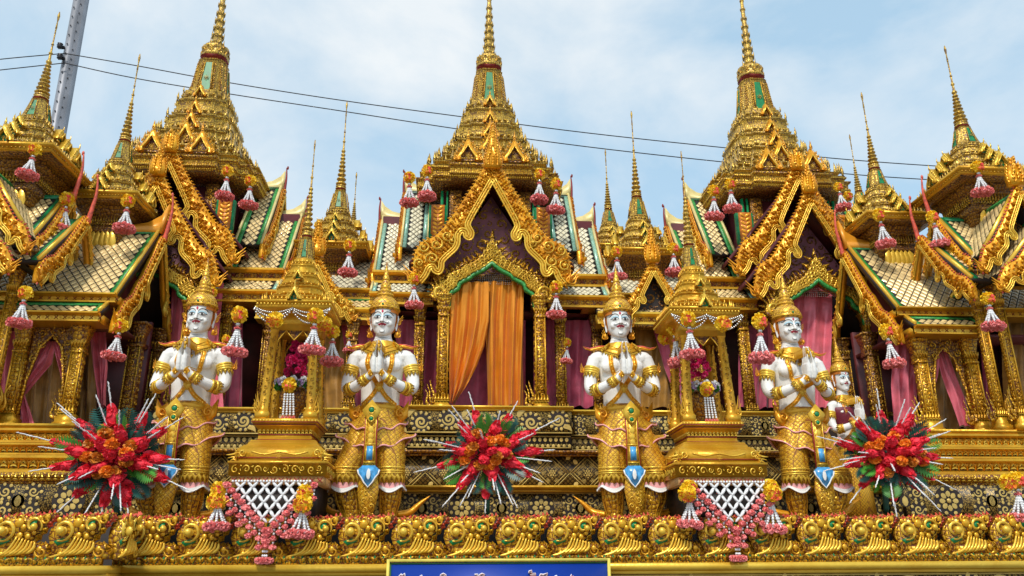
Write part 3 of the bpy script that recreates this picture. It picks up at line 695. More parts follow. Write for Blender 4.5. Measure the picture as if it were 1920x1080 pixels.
def hall(cx, label, centre=True):
    cy = 9.1; t = thing('shrine_hall', label, 'shrine hall', (cx, cy, 1.38))
    # body: interior walls and floor
    b = MB(); b.add(box(cx-1.28, cx+1.28, 9.0, 9.6, 1.38, 4.0), None, 0); b.add(box(cx-.58, cx+.58, 8.52, 9.6, 2.9, 4.1), None, 0)
    b.add(box(cx-1.28, cx+1.28, 8.45, 9.02, 2.62, 2.66), None, 0); b.build('wall', [MAROON], t)
    # painted panels of the upper body, flanking the gable
    for s in (-1, 1):
        p = MB(); x0 = .36
        for xx, w, m in ((.40, .14, 0), (.56, .03, 1), (.50, .02, 1)):
            p.add(box(cx+s*xx-w/2, cx+s*xx+w/2, 8.44+.02*m, 8.50, 3.35, 4.10), None, m)
        p.add(scrollwork(.13, .7, rmin=.01, rmax=.03, seed=8, hgt=.3, tries=160), TR(cx+s*.40, 8.435, 3.72), 2)
        p.add(prism([(-.10, .12), (-.10, -.25), (0, -.40), (.10, -.25), (.10, .12)], 8.34, 8.40), TR(cx+s*.60, 0, 3.74), 1)
        p.add(prism([(-.075, .12), (-.075, -.23), (0, -.35), (.075, -.23), (.075, .12)], 8.325, 8.345), TR(cx+s*.60, 0, 3.74), 3)
        for i in range(7):
            for q in (-1, 1): p.add(petal(.07, .03, .01), TR(cx+s*.60, 8.32, 3.50+i*.05)@RY(-pi/2+q*.9), 2)
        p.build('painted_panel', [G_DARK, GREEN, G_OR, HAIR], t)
    prasat_roof(t, cx, cy)
    # porch roof with its gable boards
    if centre: gs = [(7.9, 3.98, 1.0, .98, .72)]
    else: gs = [(7.9, 3.79, .88, .90, .46), (8.12, 4.19, .98, .95, .40)]
    for gi, (gy, gz, sx, sz, fh) in enumerate(gs):
        for s in (-1, 1): bargeboard(t, (cx, gy, gz), (1, 0, 0), (0, -1, 0), sx*(.96 if centre else 1), sz, .84 if centre else .66, s, moulding=.026 if centre else .020)
        apex_finial(t, (cx, gy-.03, gz+.06), (0, -1, 0), fh-.06, (G_OR, G_TRIM, RED), wf=1. if centre else .66)
        r = MB()
        for s in (-1, 1):
            P = [(cx, gz+.10), (cx+s*.62*sx, gz-.66*sz), (cx+s*.88*sx, gz-.98*sz)]
            for i in range(2):
                a, c = P[i], P[i+1]; y0, y1 = gy+.06, 8.62
                r.add(TT([(a[0], y0, a[1]), (c[0], y0, c[1]), (c[0], y1, c[1]), (a[0], y1, a[1]), (a[0], y0, a[1]-.05), (c[0], y0, c[1]-.05), (c[0], y1, c[1]-.05), (a[0], y1, a[1]-.05)], [(0, 1, 2, 3), (7, 6, 5, 4), (0, 4, 5, 1), (1, 5, 6, 2)]), None, 0)
        r.build('porch_roof', [MAROON], t)
    gz = gs[0][1]; ph = -.0 if centre else -.12
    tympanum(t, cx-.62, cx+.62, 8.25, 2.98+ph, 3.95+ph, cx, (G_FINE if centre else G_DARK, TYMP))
    # doorway
    arch_hood(t, cx, 8.0, 2.74+ph, .46)
    if centre: bead_fringe(t, cx-.36, cx+.36, 8.06, 3.0+ph, .2)
    else: bead_fringe(t, cx-.36, cx+.36, 8.06, 2.96+ph, .13)
    for s in (-1, 1):
        column(t, cx+s*.50, 7.99, 1.40, 2.66+ph, .056)
        column(t, cx+s*.76, 8.35, 1.40, 2.66, .052, (G_REL, G_FINE), orn=False)
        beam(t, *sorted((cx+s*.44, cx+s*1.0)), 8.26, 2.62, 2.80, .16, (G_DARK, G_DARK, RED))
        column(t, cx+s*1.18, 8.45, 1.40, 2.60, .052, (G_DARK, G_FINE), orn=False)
    # side wings: two nested roofs each
    for s in (-1, 1):
        for (xe, zr, ze, ye, hh) in ((1.30, 4.03, 3.06, 8.42, .34), (1.02, 4.40, 3.38, 8.46, .36)):
            xa, xb = sorted((cx+s*.70, cx+s*xe))
            roof_slope(t, (xa, ye, ze), (xb, ye, ze), (xb, cy, zr), (xa, cy, zr), TILE_W if centre else TILE_M, (.070, .095), .055, (MINT, CREAM) if centre else (GREEN2, CREAM), sides=(1, 1) if s else 0, top=True, indiv=90)
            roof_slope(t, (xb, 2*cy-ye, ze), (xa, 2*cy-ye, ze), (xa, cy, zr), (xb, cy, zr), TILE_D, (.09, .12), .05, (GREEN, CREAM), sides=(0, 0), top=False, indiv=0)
            # ridge sweep: pale curved fin rising to the tip
            f = MB(); P = [(cx+s*(xe+.02), zr+.22), (cx+s*(xe-.03), zr+.14), (cx+s*(xe-.12), zr+.075), (cx+s*(xe-.28), zr+.035), (cx+s*.66, zr+.03), (cx+s*.66, zr-.03), (cx+s*(xe+.02), zr-.03)]
            f.add(prism(P if s > 0 else P[::-1], cy-.02, cy+.02)); f.build('ridge_fin', [CREAM], t)
            for q in (1, -1):
                bargeboard(t, (cx+s*(xe+.03), cy, zr-.12), (0, 1, 0), (s, 0, 0), (cy-ye)/.76, (zr-ze)/1.18, .42, q, (G_OR, G_TRIM, PINKED), bump=.028, moulding=.016, edge_red=True, rows=1, hook=(q < 0 or not centre))
            apex_finial(t, (cx+s*(xe+.03), cy, zr-.02), (s, 0, 0), hh, (G_OR, G_TRIM, RED), spike=True)
            g = MB(); g.add(TT([(cx+s*(xe-.1), ye+.08, ze), (cx+s*(xe-.1), 2*cy-ye-.08, ze), (cx+s*(xe-.1), cy, zr-.06)], [(0, 1, 2)])); g.build('gable_wall', [MAROON], t)
        xa, xb = sorted((cx+s*.62, cx+s*1.30))
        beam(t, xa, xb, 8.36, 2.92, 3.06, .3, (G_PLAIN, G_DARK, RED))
        roof_slope(t, (xa, 8.20, 2.76), (xb, 8.20, 2.76), (xb, 8.36, 2.91), (xa, 8.36, 2.91), TILE_W if centre else TILE_M, (.06, .08), .05, (MINT, CREAM), sides=(1, 1), top=False, indiv=0, name='skirt_roof')
        beam(t, xa, xb, 8.18, 2.62, 2.75, .25, (G_PLAIN, G_FINE, RED))
    return t

def turret(cx, cy, ze, hw, ztip, label, eave_d=.17, group='spired roof turrets', sc_=1., pend=True):
    """small stepped turret with a bell and ringed needle; ze = eave underside"""
    t = thing('roof_turret', label, 'roof turret', (cx, cy, ze-.3), group); c = (cx, cy)
    b = MB(); k = hw/.42
    b.add(planloft(SQ, [(hw*.50, ze-.42), (hw*.50, ze-.30), (hw*.55, ze-.28), (hw*.52, ze-.24), (hw*.55, ze-.12), (hw*.66, ze-.06), (hw*.70, ze-.02), (hw*.97, ze-.005)], c), None, 2); b.add(planloft(SQ, [(hw*.98, ze-.004), (hw, ze+.01), (hw*1.0, ze+.045), (hw*1.03, ze+.055), (hw*1.03, ze+.08), (hw*.96, ze+.09)], c), None, 0)  # turret underside takes the darker gold, painting in the shade below its eave
    for q in range(4):
        R = TR(cx, cy, 0)@RZ(q*pi/2)
        for i in range(14): b.add(ANTE, R@TR((-.5+(i+.5)/14)*hw*1.0, -hw*.55, ze-.22)@SC(.03*k, .03, .08*k), 1)
        for i in range(24): b.add(ico(.009, 5, 3), R@TR((-.5+(i+.5)/24)*hw*2, -hw*1.005, ze+.028), 1)
    b.build('eave', [G_PLAIN, G_FINE, G_DARK], t)
    if pend:
        p = MB()
        for i in range(6): p.add(petal(.2, .085, .03), TR(cx+(i-2.5)*.05*k, cy-hw*.53, ze-.30)@RY(pi/2+(i-2.5)*-.06)@TR(-.02, 0, 0))
        p.add(box(cx-.16*k, cx+.16*k, cy-hw*.53, cy-hw*.45, ze-.52, ze-.33)); p.build('pendant_leaf', [G_TRIM], t)
    H = (ztip-ze); z = ze+.09; cresting(t, c, hw*1.0, z-.01, 13, .05*k)
    hs = [(hw*.84, .10), (hw*.64, .14), (hw*.47, .15), (hw*.34, .12)]; f = H/2.0
    for s, h in hs:
        h *= f; b = MB(); tier(b, c, s, z, z+h, inset=.84); b.build('roof_tier', [G_SPIRE, G_TRIM], t)
        cresting(t, c, s, z+h*.46, 5, .045*k); z += h*.96
    for q in range(3):
        a = (-1+q)*pi/2
        if q != 1 and pend is False: continue
        for s, zz, w in ((hw*.95, ze+.09, .15), (hw*.72, ze+.24*f, .12), (hw*.54, ze+.38*f, .10)):
            P = Matrix.Rotation(a, 3, 'Z')@Vector((0, -s, 0)); mini_gable(t, (cx+P.x, cy+P.y, zz), w*k, w*k, (G_TRIM, G_TRIM, GREEN), rz=a)
    hb = .26*f; s0 = hw*.27; s1 = hw*.15
    zs = z+hb+.07; L = ztip-.25-zs; R_ = []; q = zs; r = hw*.155
    for i in range(8): R_.append((q, r)); q += L*.068*(1-.03*i); r *= .89
    for i in range(3): R_.append((q+L*.15*i, r)); r *= .72
    R_.append((ztip-.2, .012))
    bell_spire(t, c, z, s0, s1, hb, R_, ztip, detailed=False)
    return t
# ------------------------------------------------------------------ ground
gb = MB(); gb.add(TT([(-400, -400, -EYE), (400, -400, -EYE), (400, 400, -EYE), (-400, 400, -EYE)], [(0, 1, 2, 3)]))
g_ = gb.build('ground', [simple('worn concrete paving', (.20, .185, .165), .8, 0, .3, 2, .2, 30)], None, org=(0, 0, -EYE)); g_['kind'] = 'structure'

# ------------------------------------------------------------------ stepped base of black lacquer and gold stencil
CX = .36
def stencil(par, x0, x1, y, z0, z1, kind, name='stencil_panel', seed=1, mats=None, ax=None):
    """flat gold stencil on black lacquer; printed sheet a few mm proud of the board"""
    mats = mats or (LACQ, G_OLIVE, STEN, STEN2); w = x1-x0; h = z1-z0; b = MB(); b.add(box(x0, x1, y, y+.05, z0, z1), None, 0)
    f = y-.004
    if kind in ('floral', 'scroll'): b.add(box(x0+.003, x1-.003, y-.002, y, z0+.012, z1-.012), None, 2)
    else: b.add(box(x0+.003, x1-.003, y-.002, y, z0+.012, z1-.012), None, 3)
    for zz in (z0+.008, z1-.008): b.add(box(x0, x1, f, f+.003, zz-.006, zz+.006), None, 1)
    if kind == 'floral':
        p = h*2.55; n = max(1, round(w/p)); p = w/n; r = h*.40
        seeds = [(0, 0, r)]+[(sx*p*.5, 0, h*.33) for sx in (-1, 1)]
        T = [tx(medallion(r, .02, 8), TR(0, -.003, 0))]; K_ = [disc(r*1.08)]+[tx(disc(h*.24), TR(sx*p*.36, 0, sz*h*.24)) for sx in (-1, 1) for sz in (-1, 1)]+[tx(disc(h*.17), TR(sx*p*.5, 0, 0)) for sx in (-1, 1)]
        for sx in (-1, 1):
            T += [tx(spiral(h*.14, 1.4, .45, 16, 0 if sx < 0 else pi, .03, sx), TR(sx*p*.36, 0, sz*h*.24)) for sz in (-1, 1)]
            T.append(tx(petal(h*.30, h*.18, .004), TR(sx*p*.5, 0, 0)@RY(pi/2)@TR(-h*.15, 0, 0)))
        s2 = [(0, 0, r)]+[(sx*p*.36, sz*h*.24, h*.21) for sx in (-1, 1) for sz in (-1, 1)]+[(sx*p*.5, 0, h*.2) for sx in (-1, 1)]
        for sx in (-1, 1):
            for sz in (-1, 1):
                for q in range(7):
                    aa = 2*pi*q/7; T.append(tx(petal(h*.10, h*.09, .003), TR(sx*p*.36, 0, sz*h*.24)@RY(-aa)@TR(h*.15, 0, 0)))
        t = join(T); kk = join(K_)
        for i in range(n): b.add(t, TR(x0+(i+.5)*p, f-.001, (z0+z1)/2), 1); b.add(kk, TR(x0+(i+.5)*p, f+.001, (z0+z1)/2), 0)
    elif kind == 'scroll':
        p = h*2.3; n = max(1, round(w/p)); p = w/n; T = []; s2 = []
        for i, sx in enumerate((-.25, .25)):
            sg = 1 if i else -1
            T.append(tx(spiral(h*.27, 1.6, .46, 22, pi if sg > 0 else 0, .02, sg), TR(sx*p, 0, sg*h*.06))); s2.append((sx*p, sg*h*.06, h*.34))
            T.append(tx(comma(h*.22, 6, .02), TR(sx*p+sg*h*.38, 0, -sg*h*.3)@RY(.6*sg)))
        for sx, sg in ((-.25, -1), (.25, 1)):
            for q in range(11):
                aa = 2*pi*q/11; T.append(tx(petal(h*.16, h*.12, .003), TR(sx*p, 0, sg*h*.06)@RY(-aa)@TR(h*.30, 0, 0)@RY(.5)))
        t = join(T); kk = join([tx(disc(h*.42), TR(sx*p, 0, sg*h*.06)) for sx, sg in ((-.25, -1), (.25, 1))])
        for i in range(n): b.add(t, TR(x0+(i+.5)*p, f-.001, (z0+z1)/2), 1); b.add(kk, TR(x0+(i+.5)*p, f+.001, (z0+z1)/2), 0)
    elif kind == 'lattice':
        p = h*1.0; n = max(1, round(w/p)); p = w/n; T = []
        for sx in (-1, 1):
            for o in (0, .1): T.append(tube([(sx*p*(.5-o), 0, 0), (0, 0, h*(.48-o))], .0045, 3)); T.append(tube([(sx*p*(.5-o), 0, 0), (0, 0, -h*(.48-o))], .0045, 3))
            for sz in (-1, 1): T.append(tx(petal(h*.16, h*.12, .003), TR(sx*p*.40, 0, sz*h*.36)@RY(-sz*sx*.8)))
        T.append(tx(medallion(h*.13, .02, 6), TR(0, 0, 0)))
        for a in range(6): T.append(tx(medallion(h*.07, .02, 5), TR(h*.24*cos(a*pi/3), 0, h*.24*sin(a*pi/3))))
        t = join(T)
        for i in range(n): b.add(t, TR(x0+(i+.5)*p, f, (z0+z1)/2), 1)
    else:
        p = h*.42; n = max(1, round(w/p)); p = w/n
        t = join([tx(petal(h*.34, p*.7, .004), RY(-pi/2)), tx(medallion(h*.1, .02, 5), TR(0, 0, -.2*h)), tx(petal(h*.3, p*.6, .004), TR(p/2, 0, -.45*h)@RY(-pi/2))])
        for i in range(n): b.add(t, TR(x0+(i+.5)*p-(p/4), f, (z0+z1)/2), 1)
    return b.build(name, list(mats), par)
def disc(r, n=16):
    return TT([(r*cos(2*pi*i/n), 0, r*sin(2*pi*i/n)) for i in range(n)], [tuple(range(n))])
def ledge(par, x0, x1, yf, z0, z1, yb, mats=(G_PLAIN,), name='ledge'):
    b = MB(); h = z1-z0
    b.add(box(x0, x1, yf, yb, z0, z1)); b.add(box(x0+.005, x1-.005, yf-.012, yf, z0+.3*h, z1-.003)); b.add(box(x0+.01, x1-.01, yf+.015, yf+.05, z0-.02, z0))
    return b.build(name, list(mats), par)
base = thing('stepped_base', 'black lacquered stepped base with gold stencil patterns under the golden halls', 'temple base', (CX, 7.5, -EYE))
XL, XR = -5.6, 6.4
b = MB(); b.add(box(XL, XR, 7.62, 10.4, -EYE, 1.36)); b.add(box(XL, XR, 6.95, 7.62, -EYE, .58)); b.add(box(XL, XR, 5.66, 6.95, -EYE, .285)); b.add(box(CX-.80, CX+.72, 7.43, 7.62, .99, 1.36)); b.build('core', [LACQ], base)
b = MB(); b.add(box(XL, XR, 5.78, 7.0, .285, .305)); b.build('deck', [G_DARK], base)
# centre projection and flanks
stencil(base, CX-.80, CX+.72, 7.38, 1.13, 1.36, 'scroll', seed=3)
stencil(base, CX-.79, CX+.71, 7.42, 1.0, 1.12, 'scales', seed=4)
ledge(base, CX-.82, CX+.74, 7.36, 1.36, 1.385, 7.7, (G_TRIM,))
for s, xa, xb in ((-1, -2.75, CX-.81), (1, CX+.73, 3.6)):
    stencil(base, xa, xb, 7.52, 1.13, 1.35, 'floral' if s > 0 else 'scroll', seed=6); ledge(base, xa, xb, 7.50, 1.35, 1.378, 7.8, (G_TRIM,))
stencil(base, XL, XR, 7.56, 1.00, 1.13, 'scales', seed=3)
ledge(base, XL, XR, 7.42, .955, .985, 7.6, (G_DARK,))
stencil(base, XL, XR, 7.50, .62, .955, 'lattice')
ledge(base, XL, XR, 6.86, .585, .62, 7.6, (G_PLAIN,))
stencil(base, XL, XR, 6.93, .31, .57, 'floral', seed=9)
ledge(base, XL, XR, 6.90, .30, .325, 6.94, (G_DARK,))

# ------------------------------------------------------------------ front parapet of crest leaves
def crest_leaf_meshes(W, H):
    g = MB(); O = [(-.02, 0), (.0, .18), (-.06, .34), (-.10, .50), (-.08, .66), (.0, .80), (.10, .90)]
    T = [(.10, .9), (.2, .97), (.3, .92), (.4, .99), (.5, .93), (.6, 1.0), (.7, .93), (.80, 1.0), (.96, 1.02), (.90, .88), (.83, .86), (.84, .74), (.76, .72), (.75, .60), (.68, .57), (.67, .46), (.60, .43), (.58, .32), (.70, .36), (.80, .30), (.90, .34), (.88, .20), (.98, .12), (.98, 0)]
    P = [(x*W, z*H) for x, z in O+T]
    g.add(prism(P, -.035, .03), None, 4)
    for i in range(7):
        Q = catmull([(-.03+.085*i, 0, .05+.015*i), (.12+.085*i, 0, .085+.012*i), (.28+.07*i, 0, .20+.008*i), (.39+.052*i, 0, .50-.02*i)], 3)
        g.add(tube([(q[0]*W, -.05, q[2]*H) for q in Q], [.0045+.0085*sin(pi*j/(len(Q)-1)) for j in range(len(Q))], 5, up=(0, 1, 0)), None, 1 if i % 2 == 0 else 0)
    g.add(spiral(.20*W, 1.55, .42, 24, -1.9, .26, 1), TR(.14*W, -.04, .64*H), 1); g.add(ico(1, 8, 5), TR(.14*W, -.075, .62*H)@SC(.028), 1)
    g.add(spiral(.16*W, 1.35, .42, 22, -.6, .26, 1), TR(.62*W, -.04, .74*H), 1); g.add(ico(1, 8, 5), TR(.67*W, -.07, .70*H)@SC(.022), 1)
    for x, z, r in [(.38, .80, .030), (.46, .70, .018), (.84, .92, .020), (.72, .90, .016), (.56, .50, .018), (.42, .52, .020), (.66, .58, .014), (.05, .86, .016), (.16, .10, .022), (.62, .18, .020), (.80, .22, .02)]:
        g.add(ico(1, 7, 4), TR(x*W, -.045, z*H)@SC(r, r*.45, r), 0)
    for x, z, r, ph, f in [(.37, .90, .035, 2, 1), (.82, .86, .035, 1, 1), (.82, .16, .035, 3, 1)]:
        g.add(spiral(r, 1.3, .5, 12, ph, .4, f), TR(x*W, -.04, z*H), 0)
    e = MB()
    g.add(prism([(x*W, z*H) for x, z in [(.52, .74), (.60, .84), (.68, .86), (.60, .62)]], -.040, -.036), None, 2)
    g.add(prism([(x*W, z*H) for x, z in [(.0, .40), (.16, .46), (.28, .40), (.08, .30)]], -.040, -.036), None, 2)
    for i, (x, z) in enumerate(T[:-2]):
        if i % 1 == 0:
            x2, z2 = T[i+1]; a = math.atan2(z2-z, x2-x); 
            for q in (.25, .75): e.add(ANTE, TR((x+(x2-x)*q)*W, -.02, (z+(z2-z)*q)*H-.012)@RY(-a)@SC(.024, .05, .022), 3 if i < 11 else 0)
    g2 = g; g2.t += e.t; g2.m += e.m
    return g2
PW = .345
par_ = thing('parapet', 'gilded front parapet of curling crest leaves edged in red', 'parapet', (CX, 5.6, -EYE))
gm = crest_leaf_meshes(PW*1.0, .27); L0 = gm.build('crest_leaf', [G_CREST, G_TRIM, GREEN, PINKED, G_REL], par_, smooth=True)
L0.matrix_basis = TR(*(-Vector((CX, 5.6, -EYE))))@TR(0, 0, 0)
# the mesh was built round the origin: shift it so that the object sits at its own base
me = L0.data
co = np.zeros(len(me.vertices)*3, np.float32); me.vertices.foreach_get('co', co); co = co.reshape(-1, 3)+np.array([CX, 5.6, -EYE], np.float32); me.vertices.foreach_set('co', co.ravel())
def put_leaf(first, x, y, z, rz=0, sx=1, sz=1):
    o = L0 if first else L0.copy()
    if not first: COL.objects.link(o); o.parent = par_
    o.matrix_basis = TR(x-CX, y-5.6, z+EYE)@RZ(rz)@SC(sx, 1, sz)
x = -2.10; k = 0
while x < 5.6: put_leaf(k == 0, x, 5.6, .035, 0, 1, random.uniform(.98, 1.02)); x += PW; k += 1
x = -2.08-PW
while x > -4.5: put_leaf(False, x, 5.32, .035); x -= PW
for yy in (5.34, ): put_leaf(False, -2.085, 5.33, .035, 1.25, .55)
def bud_row(x0, x1, y, z):
    b = MB(); n = int((x1-x0)/.058)
    for i in range(n):
        xx = x0+(i+.5)*.058; b.add(box(xx-.027, xx+.027, y-.012, y+.05, z, z+.045), None, 0); b.add(ANTE, TR(xx, y-.012, z+.008)@SC(.03, .02, .03), 1); b.add(ANTE, TR(xx, y-.018, z+.05)@RX(pi)@SC(.05, .03, .03), 0)
    b.build('bud_row', [G_REL, GREEN], par_, kind='stuff')
bud_row(-2.16, 5.6, 5.545, .0); bud_row(-4.5, -2.1, 5.265, .0)
b = MB()
b.add(box(-2.10, 5.6, 5.52, 5.66, -.045, .0)); b.add(box(-2.10, 5.6, 5.55, 5.66, -.07, -.045)); b.add(box(-4.5, -2.09, 5.24, 5.66, -.045, .0)); b.add(box(-4.5, -2.10, 5.27, 5.66, -.07, -.045))
b.build('rail', [G_TRIM], par_)
b = MB(); b.add(box(-4.5, -2.12, 5.30, 5.66, -EYE, -.07)); b.add(box(-2.12, 5.6, 5.62, 5.68, -EYE, -.07)); b.build('wall', [LACQ], par_)
stencil(par_, -4.5, -2.12, 5.30, -.34, -.072, 'scroll', seed=12); stencil(par_, -2.10, 5.6, 5.58, -.34, -.072, 'scroll', seed=14)

# ------------------------------------------------------------------ blue sign
sg = thing('sign', 'blue notice board with a thin yellow frame and white lettering below the parapet', 'sign', (.3, 5.44, -.8))
b = MB(); b.add(box(-.40, 1.00, 5.44, 5.46, -.75, .01)); b.build('board', [simple('blue sign paint', (.003, .035, .30), .35, 0, .1, 3)], sg)
b = MB()
for q in (box(-.42, -.402, 5.43, 5.47, -.77, .03), box(1.002, 1.02, 5.43, 5.47, -.77, .03), box(-.402, 1.002, 5.43, 5.47, .012, .03), box(-.402, 1.002, 5.43, 5.47, -.77, -.752)): b.add(q)
b.build('frame', [simple('yellow sign frame', (.70, .58, .10), .4)], sg)
b = MB()
for q in (box(-.398, .998, 5.437, 5.439, -.002, .008), box(-.40, -.39, 5.437, 5.439, -.74, -.003)): b.add(q)
b.build('inner_border', [simple('dark green line', (.02, .10, .03), .4)], sg)
def glyph(px, strokes, s=.0032):
    """letter tops peeking above the lower picture edge: strokes in photo pixels"""
    W_ = MB(); 
    for P in strokes:
        Q = [at(px+x, y, 5.434) for x, y in P]; Q = [tuple(q) for q in Q]; W_.add(tube(Q, .0075, 5), None, 0)
        Q2 = [(q[0], q[1]-.005, q[2]) for q in Q]; W_.add(tube(Q2, .0035, 5), None, 1)
    return W_
lt = MB()
WG = [(748, [[(0, 1082), (4, 1077), (7, 1083)], [(6, 1080), (10, 1076), (11, 1083)]]), (788, [[(0, 1081), (2, 1079), (3, 1084)]]), (826, [[(0, 1083), (1, 1078), (5, 1076), (9, 1078), (10, 1083)], [(5, 1080), (6, 1083)]]),
      (890, [[(0, 1078), (5, 1077), (5, 1084)], [(8, 1083), (10, 1078), (14, 1076), (18, 1077), (15, 1083)]]), (992, [[(0, 1075), (1, 1071), (4, 1070), (5, 1074), (2, 1076), (12, 1076), (13, 1079), (2, 1079)], [(2, 1080), (6, 1081), (6, 1085)]]), (1011, [[(0, 1084), (3, 1077), (8, 1078), (15, 1075), (13, 1083)]]), (1040, [[(0, 1082), (3, 1080), (5, 1084)]]), (1070, [[(0, 1082), (2, 1078), (4, 1080), (4, 1084)]])]
for px, st in WG:
    W_ = glyph(px, st); lt.t += W_.t; lt.m += W_.m
# the letter bodies continue below the tops
for px in (750, 770, 790, 828, 850, 893, 915, 940, 965, 995, 1016, 1042, 1072):
    q = at(px, 1084, 5.434); q = tuple(q); lt.add(tube([q, (q[0], q[1], q[2]-.06), (q[0]+.04, q[1], q[2]-.07), (q[0]+.045, q[1], q[2]-.01)], .0075, 5), None, 0); lt.add(tube([(q[0], q[1]-.005, q[2]), (q[0], q[1]-.005, q[2]-.06), (q[0]+.04, q[1]-.005, q[2]-.07), (q[0]+.045, q[1]-.005, q[2]-.01)], .0035, 5), None, 1)
lt.build('lettering', [simple('white letter paint', (.85, .85, .85), .4), simple('dark red letter core', (.25, .02, .02), .4)], sg, kind='stuff')
for o in sg.children:
    if o.name.startswith('lettering'): del o['kind']

# ------------------------------------------------------------------ three halls
hc = hall(CX, 'central golden hall with wide gable, orange silk doorway and tallest spire', True)
hl = hall(-3.20, 'golden spired hall behind the first praying statue, second spire from the grey pole', False)
hr = dup(hl, (3.92, 9.1, 1.38), 'golden spired hall behind the fourth praying statue at the right of the central hall')

# ------------------------------------------------------------------ galleries joining the halls
def gallery(gx, x0, x1, label):
    t = thing('gallery', label, 'gallery', (gx, 8.6, 1.38))
    roof_slope(t, (x0, 8.38, 2.84), (x1, 8.38, 2.84), (x1, 8.98, 3.50), (x0, 8.98, 3.50), TILE_W, (.07, .095), .06, (MINT, CREAM), (0, 0), True, indiv=290)
    b = MB(); b.add(box(x0, x1, 8.95, 9.0, 3.48, 3.53)); b.add(box(x0, x1, 8.84, 9.0, 1.38, 3.45)); b.build('ridge', [CREAM], t)
    b = MB(); b.add(box(x0, x1, 8.80, 8.83, 1.38, 2.8)); b.build('wall', [MAROON], t)
    beam(t, x0, x1, 8.34, 2.72, 2.84, .2, (G_PLAIN, G_FINE, RED))
    roof_slope(t, (x0, 8.14, 2.56), (x1, 8.14, 2.56), (x1, 8.34, 2.71), (x0, 8.34, 2.71), TILE_M, (.06, .08), .03, (GREEN2, CREAM), (0, 0), True, indiv=0, name='skirt_roof')
    beam(t, x0, x1, 8.12, 2.42, 2.55, .2, (G_TRIM, G_FINE, RED))
    for s in (-1, 1):
        bargeboard(t, (gx, 8.06, 3.0), (1, 0, 0), (0, -1, 0), .50, .50, .75, s, rows=2, bump=.026, moulding=.018)
        column(t, gx+s*.42, 8.14, 1.38, 2.42, .05, (G_DARK, G_FINE), orn=False)
    apex_finial(t, (gx, 8.05, 3.04), (0, -1, 0), .48, (G_OR, G_TRIM, RED), wf=.6)
    tympanum(t, gx-.34, gx+.34, 8.18, 2.44, 3.0, gx, (G_DARK, LACQ), 11)
    r = MB()
    for s in (-1, 1):
        P = [(gx, 3.06), (gx+s*.42, 2.5)]; a, c = P
        r.add(TT([(a[0], 8.1, a[1]), (c[0], 8.1, c[1]), (c[0], 8.8, c[1]), (a[0], 8.8, a[1])], [(0, 1, 2, 3)]))
    r.build('gable_roof', [MAROON], t)
    return t
gallery(-1.50, -2.1, -.78, 'left linking gallery with mirror tiled roof and small orange gable')
gallery(2.12, 1.50, 2.8, 'right linking gallery with mirror tiled roof, small gable and dark carved pediment')
turret(-1.42, 8.8, 3.34, .40, 5.46, 'slim spired turret rising over the gallery between the first and second statues')
turret(2.17, 8.8, 3.34, .40, 5.46, 'slim spired turret rising over the gallery behind the third statue')
turret(-1.50, 10.6, 3.9, .30, 5.4, 'thin far spire half hidden behind the left gallery turret', pend=False)
turret(2.16, 10.5, 4.1, .36, 5.84, 'thin far spire just left of the right gallery turret', pend=False)
turret(5.98, 10.5, 4.5, .34, 6.23, 'thin far spire seen between the right hall and the right wing turret', pend=False)

